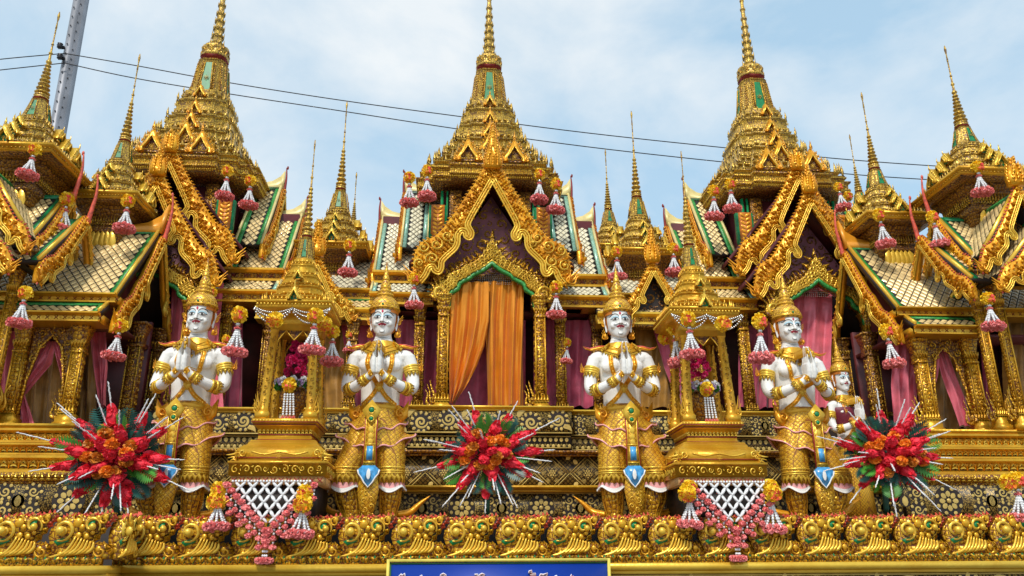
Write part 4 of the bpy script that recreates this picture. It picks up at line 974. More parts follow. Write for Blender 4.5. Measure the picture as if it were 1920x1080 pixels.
# ------------------------------------------------------------------ side pavilions
def pavilion(s, xg, ty, label):
    """xg: x of the gable end that faces the middle; s = -1 left, 1 right (the wing runs outwards)"""
    t = thing('side_pavilion', label, 'pavilion', (xg+s*.9, 7.5, .3))
    xo = xg+s*2.6; xa, xb = sorted((xg, xo)); yr = 7.72
    def X(a, b): return sorted((xg+s*a, xg+s*b))
    # base mouldings
    bx0, bx1 = X(-.22, 2.6)
    b = MB(); b.add(box(bx0, bx1, 6.80, 8.4, .30, 1.06)); b.build('plinth', [LACQ], t)
    ledge(t, bx0-.0, bx1, 6.72, 1.05, 1.09, 7.0, (G_PLAIN,))
    g = MB(); L_ = bx1-bx0
    for zz, yy, hh_, st_ in ((.985, 6.755, .05, .06), (.89, 6.735, .045, .05), (.775, 6.705, .06, .075), (.655, 6.597, .04, .05)):
        for i in range(int(L_/st_)): g.add(ANTE, TR(bx0+(i+.5)*st_, yy, zz-hh_*.5)@SC(st_*.75, .03, hh_), 0); g.add(ANTE, TR(bx0+(i+1)*st_, yy, zz+hh_*.5)@RX(pi)@SC(st_*.6, .02, hh_*.8), 1)
    g.build('carved_band', [G_TRIM, G_OR], t, kind='stuff')
    beam(t, bx0, bx1, 6.74, .94, 1.05, .1, (G_PLAIN, G_DARK, RED)); beam(t, bx0, bx1, 6.72, .84, .93, .1, (G_PLAIN, G_DARK, RED))
    beam(t, bx0, bx1, 6.69, .70, .83, .1, (G_PLAIN, G_DARK, RED)); ledge(t, bx0-.03, bx1, 6.60, .625, .69, 7.0, (G_FINE,))
    stencil(t, *X(-.42, 2.6), 6.62, .33, .62, 'floral', seed=17)
    # roof
    e = (6.98, 2.28); R = (yr, 3.20)
    roof_slope(t, (xa, e[0], e[1]), (xb, e[0], e[1]), (xb, R[0], R[1]), (xa, R[0], R[1]), TILE_M, (.078, .105), .055, (GREEN2, G_TRIM), (1, 1), True, indiv=300)
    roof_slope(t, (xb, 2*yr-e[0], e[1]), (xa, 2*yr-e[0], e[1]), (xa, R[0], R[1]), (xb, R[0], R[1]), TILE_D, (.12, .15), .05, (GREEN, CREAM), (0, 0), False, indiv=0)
    b = MB(); b.add(box(xa, xb, yr-.03, yr+.03, R[1]-.02, R[1]+.05))
    P = [(xg-s*.06, R[1]+.30), (xg, R[1]+.17), (xg+s*.12, R[1]+.09), (xg+s*.32, R[1]+.05), (xg+s*.32, R[1]-.02), (xg-s*.02, R[1]-.02)]
    b.add(prism(P if s < 0 else P[::-1], yr-.028, yr+.028)); b.build('ridge', [simple('orange ridge paint', (.75, .30, .02), .35, .1, .15, 8)], t)
    beam(t, xa, xb, 6.95, 2.20, 2.28, .2, (G_PLAIN, G_PLAIN, RED))
    xs0, xs1 = X(.05, 2.6) if s < 0 else X(.05, .75)
    roof_slope(t, (xs0, 6.82, 2.07), (xs1, 6.82, 2.07), (xs1, 6.97, 2.185), (xs0, 6.97, 2.185), TILE_M, (.07, .07), .05, (GREEN2, G_TRIM), (1, 1), True, indiv=0, name='skirt_roof')
    beam(t, xs0, xs1, 6.80, 1.98, 2.06, .25, (G_PLAIN, G_TRIM, RED))
    for q in (1, -1):
        bargeboard(t, (xg-s*.05, yr, 3.06), (0, 1, 0), (-s, 0, 0), .98, .92, .36, q, (G_OR, G_TRIM, PINKED), bump=.032, moulding=.02, edge_red=True, rows=1)
    apex_finial(t, (xg-s*.05, yr, 3.12), (-s, 0, 0), .55, (G_OR, G_TRIM, PINKED), spike=True)
    b = MB(); b.add(TT([(xg+s*.25, 7.05, 2.05), (xg+s*.25, 8.4, 2.05), (xg+s*.25, yr, 3.08)], [(0, 1, 2)])); b.add(box(xa+.02, xb-.02, 7.9, 7.95, 1.06, 2.3)); b.add(box(xa+.02, xb-.02, 7.04, 7.9, 2.02, 2.05)); b.build('wall', [MAROON], t)
    # columns and carved door surround
    for cxx in (.25, .73) if s < 0 else (.15, .64): column(t, xg+s*cxx, 7.0, 1.08, 1.98, .05)
    column(t, xg+s*.02, 7.62, 1.08, 2.2, .06, (G_DARK, G_FINE), orn=False); column(t, xg+s*.02, 8.2, 1.08, 2.3, .06, (G_DARK, G_FINE), orn=False)
    mid = xg+s*(.49 if s < 0 else .395); dw = .17
    sp = MB(); O_ = [(-dw, -.75), (-dw*.9, -.45), (-dw*.55, -.16), (0, -.05), (dw*.55, -.16), (dw*.9, -.45), (dw, -.75)]
    for i in range(len(O_)-1):
        a, c = O_[i], O_[i+1]; sp.add(TT([(mid+a[0], 7.0, 1.95+a[1]), (mid+c[0], 7.0, 1.95+c[1]), (mid+c[0]*1.01, 7.0, 1.97), (mid+a[0]*1.01, 7.0, 1.97)], [(0, 1, 2, 3)]), None, 0)
    sp.add(scrollwork(.34, .5, rmin=.012, rmax=.04, seed=21, hgt=.4, tries=160, inside=lambda x, z, r: z > .12-(abs(x)/.17)**3*.5+.0), TR(mid, 6.995, 1.74), 1)
    sp.add(tube([(mid+a[0], 6.99, 1.95+a[1]) for a in O_], .012, 5, up=(0, 1, 0)), None, 1); sp.build('door_surround', [G_DARK, G_REL], t)
    # cruciform outer porch
    xc, yc = (xg+s*1.05, 7.1); t2 = t
    for (xgab, yg, z0, hx, hz, xs, ys) in ((xc, 6.42, 3.22, .62, .62, xc-s*.45, yc), (xc+s*.16, 6.25, 2.98, .80, .62, xc-s*.62, yc)):
        for q in (-1, 1):
            bargeboard(t, (xgab, yg, z0), (1, 0, 0), (0, -1, 0), hx, hz, .55, q, rows=2, bump=.03, moulding=.017, edge_red=True)
            bargeboard(t, (xs, ys, z0), (0, 1, 0), (-s, 0, 0), hx*.95, hz, .55, q, (G_OR, G_TRIM, PINKED), rows=1, bump=.03, moulding=.013, edge_red=True)
        apex_finial(t, (xgab, yg, z0+.04), (0, -1, 0), .36, (G_OR, G_TRIM, PINKED), wf=.7); apex_finial(t, (xs, ys, z0+.05), (-s, 0, 0), .52, (G_OR, G_TRIM, PINKED), spike=True)
        # slopes of the side arm (facing the viewer) and the front arm (facing the middle)
        xA, xB = sorted((xs+s*.04, xgab+s*.1)); dz = .98*hz; wy = .72*hx
        roof_slope(t, (xA, yc-wy, z0-dz+.05), (xB, yc-wy, z0-dz+.05), (xB, yc, z0+.06), (xA, yc, z0+.06), TILE_M, (.06, .08), .06, (GREEN, G_TRIM), (1, 0) if s > 0 else (0, 1), True, indiv=0)
        wx = .70*hx; xi = xgab-s*wx
        roof_slope(t, (xi, yg+.04, z0-dz+.05), (xi, yc, z0-dz+.05), (xgab, yc, z0+.06), (xgab, yg+.04, z0+.06), TILE_M, (.06, .08), .06, (GREEN2, G_TRIM), (1, 1), True, indiv=0)
        roof_slope(t, (xgab+s*wx, yc, z0-dz+.05), (xgab+s*wx, yg+.04, z0-dz+.05), (xgab, yg+.04, z0+.06), (xgab, yc, z0+.06), TILE_M, (.06, .08), .06, (GREEN2, G_TRIM), (1, 1), True, indiv=0)
    tympanum(t, xc-.5, xc+.5, 6.62, 2.55, 3.2, xc, (G_DARK, LACQ), 31)
    b = MB(); o1, o2 = sorted((xc-s*.42, xc+s*1.2)); b.add(prism([(xc-.42, 2.42), (xc+.42, 2.42), (xc, 3.08)], 6.64, 6.70)); b.add(box(o1, o2, 7.5, 7.6, 1.06, 2.6)); b.build('inner_wall', [MAROON], t)
    for dx in ((-.27, -.13) if s < 0 else (-.38, -.24)): column(t, xc+s*dx, 6.78-(.08 if dx in (-.13, -.24) else 0), 1.08, 2.42, .036)
    column(t, xc+s*.5, 6.68, 1.08, 2.42, .05)
    beam(t, o1-.1, o2, 6.60, 2.42, 2.55, .2, (G_PLAIN, G_FINE, RED))
    g = MB(); g.add(TR and tx(KAN, TR(xg+s*(.86 if s > 0 else .80), 6.86, 1.22)@SC(s*.22, .22, .34))); g.add(box(xg+s*.85-.07, xg+s*.85+.07, 6.82, 6.94, 1.09, 1.23)); g.build('flame_post', [G_PLAIN], t)
    return t
pavilion(-1, -3.02, 0, 'left side pavilion with mirror tiled roof, green borders and pink curtained doorway')
pavilion(1, 4.16, 0, 'right side pavilion with mirror tiled roof, green borders and red pink draped doorway')
turret(-3.52, 7.72, 3.40, .36, 5.30, 'spired turret on the ridge of the left pavilion roof, right of the grey pole')
turret(4.62, 7.72, 3.38, .38, 5.14, 'spired turret on the ridge of the right pavilion roof, left of its neighbour')
turret(-4.10, 7.1, 3.52, .44, 5.34, 'leftmost spired turret over the outer porch beside the grey pole')
turret(5.29, 7.1, 3.56, .44, 5.36, 'rightmost spired turret over the outer porch of the right pavilion')
# ------------------------------------------------------------------ praying guardian statues
def ell(z, rx, ry, cx=0, cy=0, n=20, pw=1.):
    return [(cx+rx*math.copysign(abs(cos(2*pi*j/n))**pw, cos(2*pi*j/n)), cy+ry*math.copysign(abs(sin(2*pi*j/n))**pw, sin(2*pi*j/n)), z) for j in range(n)]
def remesh(b, voxel, name, mat, par, smooth_it=4):
    o = b.build(name, [mat], None); o.location = (0, 0, 0)
    m = o.modifiers.new('r', 'REMESH'); m.mode = 'VOXEL'; m.voxel_size = voxel; m.use_smooth_shade = True
    s = o.modifiers.new('s', 'SMOOTH'); s.factor = .5; s.iterations = smooth_it
    dg = bpy.context.evaluated_depsgraph_get(); me = bpy.data.meshes.new_from_object(o.evaluated_get(dg)); 
    bpy.data.objects.remove(o); me.name = name; me.materials.clear(); me.materials.append(mat)
    q = bpy.data.objects.new(name, me); COL.objects.link(q); q.parent = par; ORG[q.name] = (0, 0, 0)
    me.polygons.foreach_set('use_smooth', np.ones(len(me.polygons), bool)); return q
ARM = [(0.1947, 0.005, 1.225, 0.0607), (0.2242, 0.0, 1.15, 0.0552), (0.2432, -0.01, 1.06, 0.0506), (0.2489, -0.04, 0.985, 0.0488), (0.2299, -0.085, 0.952, 0.046), (0.1757, -0.15, 0.957, 0.0423), (0.1092, -0.215, 0.985, 0.0359), (0.055, -0.252, 1.02, 0.0285), (0.03, -0.262, 1.05, 0.028)]
def arm_pts(s, k=5): return [(s*p[0], p[1], p[2], p[3]) for p in catmull(ARM, k)]
def arm_tube(s, i0, i1, dr, n=14, k=5, prof=None):
    A = arm_pts(s, k)[i0:i1+1]; m = len(A)
    return tube([a[:3] for a in A], [a[3]+(prof(j/(m-1)) if prof else dr) for j, a in enumerate(A)], n)
def statue_body(par, female=False):
    b = MB()
    T = [(.74, .145, .105), (.82, .148, .105), (.88, .146, .103), (.94, .150, .105), (1.02, .160, .110), (1.10, .170, .114), (1.17, .182, .116), (1.23, .185, .104), (1.27, .165, .09), (1.305, .115, .078), (1.335, .085, .072), (1.37, .074, .070), (1.42, .072, .072), (1.48, .070, .07)]
    b.add(rings([ell(z, x, y, 0, .01 if z < 1.3 else .015, 24) for z, x, y in T]))
    for s in (-1, 1):
        b.add(tx(ico(1, 12, 8), TR(s*.088, -.078, 1.145)@SC(.080, .044, .058)))
        b.add(tx(ico(1, 12, 8), TR(s*.170, .01, 1.225)@SC(.080, .070, .062)))
        A = arm_pts(s); b.add(tube([a[:3] for a in A], [a[3] for a in A], 14))
        # hand: flat palm and five fingers pressed against the other hand
        c = s*.022
        b.add(rings([[(c+s*x*.0215, -.262+y*.050*w, z) for x, y in ((1, .2), (.8, .8), (.2, 1), (-.6, 1), (-.9, .6), (-.9, -.6), (-.6, -1), (.2, -1), (.8, -.8), (1, -.2))] for z, w in ((1.035, .75), (1.06, .9), (1.09, 1.02), (1.13, 1.05), (1.155, 1.0))]))
        for i, (yo, L, r) in enumerate(((-.040, .105, .0110), (-.0135, .138, .0122), (.0135, .148, .0125), (.040, .130, .0118))):
            P = [(c*.95, -.262+yo*.95, 1.135), (c*.95, -.262+yo, 1.16), (c*.80, -.262+yo*1.02, 1.16+L*.45), (c*.66, -.258+yo*.98, 1.16+L*.78), (c*.58, -.254+yo*.93, 1.16+L)]
            b.add(tube(P, [r*1.05, r*1.1, r*1.02, r*.9, r*.55], 8))
        b.add(tube([(c*1.2, -.235, 1.07), (c*1.3, -.218, 1.10), (c*1.1, -.206, 1.135), (c*.9, -.203, 1.165)], [.017, .015, .0125, .008], 8))
    H = [(1.388, .022, .022, -.062), (1.394, .04, .036, -.055), (1.408, .060, .055, -.042), (1.43, .078, .075, -.026), (1.46, .094, .094, -.012), (1.50, .105, .108, -.003), (1.55, .112, .117, 0), (1.60, .114, .12, .002), (1.65, .108, .115, .005), (1.70, .085, .09, .005)]
    b.add(rings([ell(z, x, y, 0, c, 24) for z, x, y, c in H]))
    b.add(tube([(0, -.110, 1.578), (0, -.122, 1.548), (0, -.134, 1.522), (0, -.138, 1.509), (0, -.118, 1.500)], [.008, .0105, .0135, .0145, .008], 10))
    for s in (-1, 1):
        b.add(tx(ico(1, 8, 6), TR(s*.013, -.121, 1.508)@SC(.009, .011, .008)))
        b.add(tx(ico(1, 10, 6), TR(s*.048, -.082, 1.495)@SC(.042, .026, .034)))
        b.add(tx(ico(1, 10, 6), TR(s*.045, -.098, 1.555)@SC(.027, .014, .015)))
        b.add(tube([(s*.108, .02, 1.585), (s*.116, .02, 1.60), (s*.122, .03, 1.575), (s*.118, .02, 1.53), (s*.114, .015, 1.48), (s*.112, .012, 1.455)], [.010, .013, .015, .011, .010, .009], 8))
    for zz, rx, ry in ((1.486, .030, .010), (1.472, .024, .011)): b.add(tx(ico(1, 12, 6), TR(0, -.106, zz)@SC(rx, .016, ry)))
    b.add(tx(ico(1, 10, 6), TR(0, -.086, 1.418)@SC(.028, .02, .02)))
    return remesh(b, .0052, 'body', WHITE, par, 3)
def make_statue(name, label, female=False):
    t = thing(name, label, 'statue', (0, 0, 0), None if female else 'white praying guardian statues'); t.location = (0, 0, 0)
    body = statue_body(t, female)
    vs = [v.co.copy() for v in body.data.vertices]; bv = BVHTree.FromPolygons(vs, [tuple(p.vertices) for p in body.data.polygons])
    def fp(x, z, off=.0022):
        h = bv.ray_cast(Vector((x, -1, z)), Vector((0, 1, 0))); y = h[0].y if h[0] is not None else -.05
        return (x, y-off, z)
    def line(P, w, off=.0022, k=4):
        P = [np.array(p[:2]) for p in P] if k == 0 else [np.array(q) for q in catmull([p[:2] for p in P], k)]
        V = []; F = []; n = len(P)
        for i, p in enumerate(P):
            d = P[min(i+1, n-1)]-P[max(i-1, 0)]; d = d/(np.linalg.norm(d)+1e-9); tt = i/(n-1); ww = w*(.35+.65*sin(pi*min(1, max(0, tt))))/2
            V += [fp(p[0]-d[1]*ww, p[1]+d[0]*ww, off), fp(p[0]+d[1]*ww, p[1]-d[0]*ww, off)]
        for i in range(n-1): F.append((2*i, 2*i+1, 2*i+3, 2*i+2))
        return TT(V, F)
    def patch(O, off=.0018, rings_=3):
        c = np.mean(np.array(O, float), axis=0); V = [fp(c[0], c[1], off)]; n = len(O); F = []
        for r in range(1, rings_+1):
            for p in O: q = c+(np.array(p)-c)*r/rings_; V.append(fp(q[0], q[1], off))
        for j in range(n):
            k = (j+1) % n; F.append((0, 1+j, 1+k))
            for r in range(rings_-1): F.append((1+r*n+j, 1+(r+1)*n+j, 1+(r+1)*n+k, 1+r*n+k))
        return TT(V, F)
    def band(I, O_, off=.012, n=30, m=3):
        I = resample(I, n); O_ = resample(O_, n); V = []; F = []
        for j in range(m+1):
            for i in range(n):
                p = I[i]*(1-j/m)+O_[i]*(j/m); V.append(fp(p[0], p[1], off if 0 < j < m else off*.3))
        for j in range(m):
            for i in range(n-1): F.append((j*n+i, j*n+i+1, (j+1)*n+i+1, (j+1)*n+i))
        return TT(V, F)
    # painted face
    for s in (-1, 1):
        e = MB()
        eye = [(s*(.045+.030*cos(a)), 1.553+.0125*sin(a)*(1 if sin(a) > 0 else .75)) for a in np.linspace(0, 2*pi, 13)[:-1]]
        lid = [(s*(.045+.036*cos(a)), 1.560+(.026*sin(a) if sin(a) > 0 else .010*sin(a))) for a in np.linspace(0, 2*pi, 13)[:-1]]
        e.add(patch(lid, .0012), None, 0); e.add(patch(eye, .0022), None, 1)
        e.add(patch([(s*.045+.0105*cos(a), 1.554+.0115*sin(a)) for a in np.linspace(0, 2*pi, 10)[:-1]], .0032), None, 2)
        e.add(line([(s*.012, 1.549), (s*.028, 1.563), (s*.050, 1.567), (s*.072, 1.557), (s*.086, 1.552)], .0065, .004), None, 2)
        e.add(line([(s*.018, 1.546), (s*.035, 1.5415), (s*.055, 1.541), (s*.073, 1.549)], .0035, .004), None, 2)
        e.build('eye', [EYEL, WHITE, INK], t)
        b = MB(); b.add(line([(s*.010, 1.573), (s*.022, 1.592), (s*.045, 1.602), (s*.070, 1.597), (s*.088, 1.581), (s*.099, 1.585)], .0075, .0026)); b.build('eyebrow', [INK], t)
    if not female:
        b = MB()
        for s in (-1, 1):
            b.add(line([(s*.004, 1.498), (s*.022, 1.503), (s*.040, 1.497), (s*.052, 1.502), (s*.060, 1.513)], .0055, .003)); b.add(line([(s*.030, 1.496), (s*.046, 1.489), (s*.058, 1.494), (s*.063, 1.503)], .0035, .003))
        b.add(line([(-.024, 1.428), (-.016, 1.414), (0, 1.409), (.016, 1.414), (.024, 1.430)], .0042, .003)); b.build('moustache', [INK], t)
    b = MB(); b.add(patch([(-.040, 1.484), (-.026, 1.491), (-.010, 1.494), (0, 1.491), (.010, 1.494), (.026, 1.491), (.040, 1.484), (.024, 1.470), (0, 1.464), (-.024, 1.470)], .002, 4), None, 0)
    b.add(line([(-.036, 1.483), (-.015, 1.480), (0, 1.481), (.015, 1.480), (.036, 1.483)], .003, .0035), None, 1); b.build('lips', [LIPS, INK], t)
    b = MB(); b.add(patch([(0, 1.625), (.011, 1.606), (0, 1.588), (-.011, 1.606)], .003)); b.build('forehead_mark', [simple('ruby forehead mark', (.55, .01, .06), .25)] if 'ruby forehead mark' not in MAT else [MAT['ruby forehead mark']], t)
    b = MB()
    for zz, ww in ((1.372, .05), (1.360, .058), (1.348, .05)): b.add(line([(-ww, zz+.010), (-ww*.5, zz+.002), (0, zz), (ww*.5, zz+.002), (ww, zz+.010)], .003, .0025))
    b.build('neck_line', [INK], t)
    # hair band, side locks and ear flames
    b = MB(); n = 40
    V = []; F = []
    for i in range(n):
        a = -pi/2+.62+(2*pi-1.24)*i/(n-1); zt = 1.655; zb = 1.61-.0*abs(cos(a)); zb = 1.52 if 6 < i < n-7 else 1.60
        V += [(.122*cos(a), .128*sin(a)+.004, zt), (.124*cos(a), .130*sin(a)+.004, zb)]
    for i in range(n-1): F.append((2*i, 2*i+1, 2*i+3, 2*i+2))
    b.add(TT(V, F)); b.add(rings([ell(z, r, r, 0, .008, 20) for z, r in ((1.45, .09), (1.50, .116), (1.56, .124), (1.66, .124))]), TR(0, .022, 0))
    b.build('hair_band', [HAIR], t, smooth=True)
    for s in (-1, 1):
        b = MB(); b.add(KAN, TR(s*.128, .04, 1.40)@SC(s*.07, .09, .10)); b.add(KAN, TR(s*.124, .03, 1.52)@RY(s*.4)@SC(s*.06, .08, .10)); b.add(ico(1, 8, 6), TR(s*.128, -.005, 1.415)@SC(.014, .014, .022)); b.build('ear_ornament', [G_OR], t, smooth=True)
    # tiered crown
    pr = [(.118, 1.628), (.134, 1.632), (.140, 1.645), (.134, 1.656), (.132, 1.664), (.130, 1.674), (.126, 1.690), (.112, 1.712), (.088, 1.734), (.070, 1.742), (.078, 1.748), (.080, 1.760), (.070, 1.766), (.066, 1.772), (.070, 1.778), (.068, 1.790), (.052, 1.798), (.046, 1.806), (.050, 1.812), (.048, 1.828), (.040, 1.850), (.036, 1.872), (.030, 1.880), (.034, 1.888), (.030, 1.90), (.022, 1.925), (.016, 1.955), (.010, 1.99), (.004, 2.035)]
    b = MB(); b.add(lathe(pr, 22, (0, .008)), None, 0)
    for zz, r, k, sz in ((1.658, .134, 22, .016), (1.755, .078, 16, .012), (1.785, .069, 14, .012), (1.835, .046, 9, .016)):
        for i in range(k): b.add(ANTE, TR(0, .008, zz)@RZ(2*pi*i/k)@TR(0, -r, 0)@RX(-.25)@SC(sz*.8, sz*.5, sz), 1)
    for zz, r in ((1.645, .141), (1.674, .131), (1.757, .080), (1.787, .070), (1.818, .050), (1.888, .034)): b.add(lathe([(r, zz-.004), (r+.003, zz), (r, zz+.004)], 22, (0, .008)), None, 2)
    b.add(tx(ico(1, 8, 5), TR(0, -.132, 1.664)@SC(.010, .006, .010)), None, 3)
    b.build('crown', [G_CLOTH, G_TRIM, G_PLAIN, GREEN], t, smooth=False)
    # collar and chest straps
    b = MB(); I = [(-.088, 1.345), (-.07, 1.318), (-.04, 1.298), (0, 1.288), (.04, 1.298), (.07, 1.318), (.088, 1.345)]; O_ = [(-.165, 1.290), (-.135, 1.270), (-.10, 1.250), (-.05, 1.232), (0, 1.195), (.05, 1.232), (.10, 1.250), (.135, 1.270), (.165, 1.290)]
    b.add(band(I, O_, .014, 40, 4), None, 0)
    Oi = resample(O_, 24); Ii = resample(I, 24)
    for i in range(1, 23):
        for q in (.0, .42):
            p = Oi[i]*(1-q)+Ii[i]*q; b.add(ANTE, TR(*fp(p[0], p[1]+.006, .014))@RX(pi)@SC(.018, .012, .022), 1)
    for q in (.18, .6, .95):
        b.add(tube([fp(*(Ii[i]*q+Oi[i]*(1-q)), .015) for i in range(24)], .0035, 5, up=(0, 1, 0)), None, 2)
    b.add(tx(ico(1, 8, 5), TR(*fp(0, 1.262, .018))@SC(.013, .008, .013)), None, 3)
    b.add(rings([ell(z, rx, ry, 0, .015, 24) for z, rx, ry in ((1.272, .172, .10), (1.30, .135, .092), (1.345, .092, .082), (1.35, .088, .078))], cap=False), None, 0)
    b.build('collar', [G_PLAIN, G_TRIM, G_PLAIN, GREEN], t)
    for s in (-1, 1):
        b = MB(); P = catmull([(s*.088, 1.235), (s*.092, 1.14), (s*.060, 1.06), (s*.012, .985), (s*.018, .95), (s*.055, .895), (s*.10, .855), (s*.125, .835)], 4)
        L1 = []; L2 = []
        for i, p in enumerate(P):
            d = P[min(i+1, len(P)-1)]-P[max(i-1, 0)]; d /= np.linalg.norm(d)+1e-9
            L1.append((p[0]-d[1]*.015, p[1]+d[0]*.015)); L2.append((p[0]+d[1]*.015, p[1]-d[0]*.015))
        b.add(band(L1, L2, .011, 36, 3), None, 0); b.add(tube([fp(*p, .013) for p in L1], .003, 4, up=(0, 1, 0)), None, 1); b.add(tube([fp(*p, .013) for p in L2], .003, 4, up=(0, 1, 0)), None, 1)
        for i in range(2, len(P)-1, 2): b.add(ico(1, 6, 4), TR(*fp(*P[i], .013))@SC(.007, .004, .009), 1)
        b.build('chest_strap', [HAIR if female else G_OR, G_TRIM], t)
    b = MB(); b.add(band([(-.035, .985), (0, 1.0), (.035, .985)], [(-.02, .95), (0, .925), (.02, .95)], .018, 12, 3)); b.build('breast_clasp', [G_TRIM], t)
    if female:
        b = MB(); b.add(rings([ell(z, x+.012, y+.014, 0, .01, 24) for z, x, y in ((.98, .155, .108), (1.06, .185, .125), (1.12, .203, .145), (1.18, .215, .135), (1.20, .20, .125))], cap=False)); b.build('bodice', [simple('maroon painted bodice', (.16, .012, .03), .45, 0, .3, 60, .3, 80)], t, smooth=True)
    # arm bands, elbow cuffs, bracelets
    for s in (-1, 1):
        for nm, i0, i1 in (('arm_band', 5, 8), ('elbow_cuff', 22, 25), ('bracelet', 31, 34)):
            b = MB(); b.add(arm_tube(s, i0, i1, .005, 16), None, 0)
            A = arm_pts(s)
            for i in ((i0, i0+1, i0+2, i1) if nm == 'arm_band' else (i0, i0+2, i1)): b.add(arm_tube(s, i, min(i+1, len(A)-1), .0, 16, prof=lambda q: .009-.003*abs(q-.5)), None, 1) if i+1 < len(A) and i < i1 else None
            a = Vector(A[i1][:3]); a2 = Vector(A[i1-1][:3]); d = (a-a2).normalized(); r = A[i1][3]+.005
            e = d.orthogonal().normalized(); g = d.cross(e)
            k = 12
            for j in range(k):
                th = 2*pi*j/k; o = e*cos(th)+g*sin(th); dr = d if nm != 'bracelet' else -d
                if nm == 'elbow_cuff': dr = -d; a = Vector(A[i0][:3]); r = A[i0][3]+.005
                if nm == 'bracelet': a = Vector(A[i0][:3]); r = A[i0][3]+.005
                M = basis(a+o*r, dr.cross(o), -o, dr); b.add(ANTE, M@SC(.026, .010, .026), 1)
            b.build(nm, [G_CLOTH, G_TRIM], t)
        b = MB(); b.add(tube([(s*.11, -.01, 1.312), (s*.17, -.02, 1.306), (s*.23, -.015, 1.294), (s*.275, -.01, 1.305), (s*.295, -.01, 1.325)], [.028, .026, .018, .009, .002], 6, flat=.5), None, 0); b.add(tube([(s*.12, -.025, 1.322), (s*.18, -.03, 1.318), (s*.24, -.025, 1.302), (s*.285, -.02, 1.318)], [.007, .007, .006, .002], 5), None, 1)
        b.add(KAN, TR(s*.305, .02, 1.12)@SC(s*.04, .06, .08)); b.build('shoulder_flame', [G_OR, PINKED], t, smooth=True)
    if female:
        b = MB(); b.add(rings([ell(z, x, y, 0, .01, 24) for z, x, y in ((0, .22, .2), (.3, .21, .18), (.6, .19, .16), (.78, .145, .115), (.86, .142, .11))])); b.build('skirt', [G_CLOTH], t, smooth=True); return t
    # legs and trousers (the left leg steps outwards)
    def leg(side, hip, knee, foot, r0, r1):
        L = MB(); P = [hip, ((hip[0]*.6+knee[0]*.4), -.03, hip[2]*.6+knee[2]*.4), (knee[0]*.96, -.045, knee[2]+.10), knee]
        C = catmull([(p[0], p[1], p[2], r) for p, r in zip(P, (r0, r0*1.04, (r0+r1)/2*1.03, r1))], 5)
        L.add(rings([ell(c[2], c[3], c[3]*.92, c[0], c[1], 22) for c in C]), None, 0)
        z0 = knee[2]
        for zz in (.085, .10, .125): 
            f = min(range(len(C)), key=lambda i: abs(C[i][2]-(z0+zz))); c = C[f]; L.add(rings([ell(z0+zz+q, c[3]+.005-abs(q)*.5, (c[3]+.005)*.92, c[0], c[1], 22) for q in (-.005, 0, .005)]), None, 1)
        for i in range(16):
            th = 2*pi*i/16; f = min(range(len(C)), key=lambda i: abs(C[i][2]-(z0+.085))); c = C[f]
            L.add(ANTE, TR(c[0]+cos(th)*c[3]*1.0, c[1]+sin(th)*c[3]*.93, z0+.08)@RZ(th+pi/2)@RX(pi)@SC(.045, .02, .05), 1)
        for row in range(5):
            for i in range(12):
                th = 2*pi*(i+.5*(row % 2))/12; f = min(len(C)-2, 3+row*2); c = C[f]
                L.add(medallion(.022, .2, 4), TR(c[0]+cos(th)*c[3]*1.0, c[1]+sin(th)*c[3]*.93, c[2])@RZ(th+pi/2), 1)
        o = L.build('trouser_leg', [G_CLOTH, G_TRIM], t, smooth=False)
        # frilled cuff
        c = C[-1]; V = []; F = []; n = 40
        for j, (dz, dr) in enumerate(((.030, 0), (.014, .004), (-.004, .008), (-.022, .013))):
            for i in range(n):
                th = 2*pi*i/n; tip = -.045*math.exp(-((th-1.5*pi)/.35)**2)*(j/3)-.02*math.exp(-((th-(pi if side < 0 else 0))/.4)**2)*(j/3); wv = .010*sin(th*7)*(j/3)
                V.append((c[0]+cos(th)*(c[3]+dr+wv*.3), c[1]+sin(th)*(c[3]+dr)*.93, c[2]+dz+wv+tip))
        for j in range(3):
            for i in range(n): F.append((j*n+i, j*n+(i+1) % n, (j+1)*n+(i+1) % n, (j+1)*n+i))
        M_ = MB()
        for j in range(3):
            M_.add(TT(V, F[j*n:(j+1)*n]), None, 0 if j < 2 else 1)
        M_.add(tube([V[3*n+i] for i in range(n)]+[V[3*n]], .005, 4), None, 1)
        M_.build('hem', [PINKL, WHITE], o, smooth=True)
        S = MB(); C2 = catmull([(knee[0], knee[1]+.01, knee[2]+.03, r1*.78), ((knee[0]+foot[0])/2, -.01, knee[2]*.55, r1*.80), (foot[0], 0, .03, r1*.62), (foot[0], 0, -.01, r1*.66)], 4)
        S.add(rings([ell(c[2], c[3], c[3], c[0], c[1], 18) for c in C2]), None, 0)
        for i in range(10): 
            th = 2*pi*i/10; S.add(tube([(c[0]+cos(th)*c[3]*1.01, c[1]+sin(th)*c[3]*1.01, c[2]) for c in C2], .004, 4), None, 1)
        S.build('lower_leg', [G_REL, G_PLAIN], t, smooth=True)
        fl = MB(); fl.add(tube(catmull([(foot[0]+side*.05, .06, .03), (foot[0]+side*.15, .08, .05), (foot[0]+side*.22, .08, .11), (foot[0]+side*.30, .07, .17)], 4), [.05, .052, .055, .055, .052, .048, .045, .04, .034, .028, .018, .01, .003], 8, flat=.5)); fl.build('heel_flame', [G_OR], t, smooth=True)
    leg(-1, (-.095, 0, .70), (-.225, -.03, .235), (-.175, 0, 0), .106, .108)
    leg(1, (.085, 0, .70), (.115, -.03, .235), (.10, 0, 0), .106, .096)
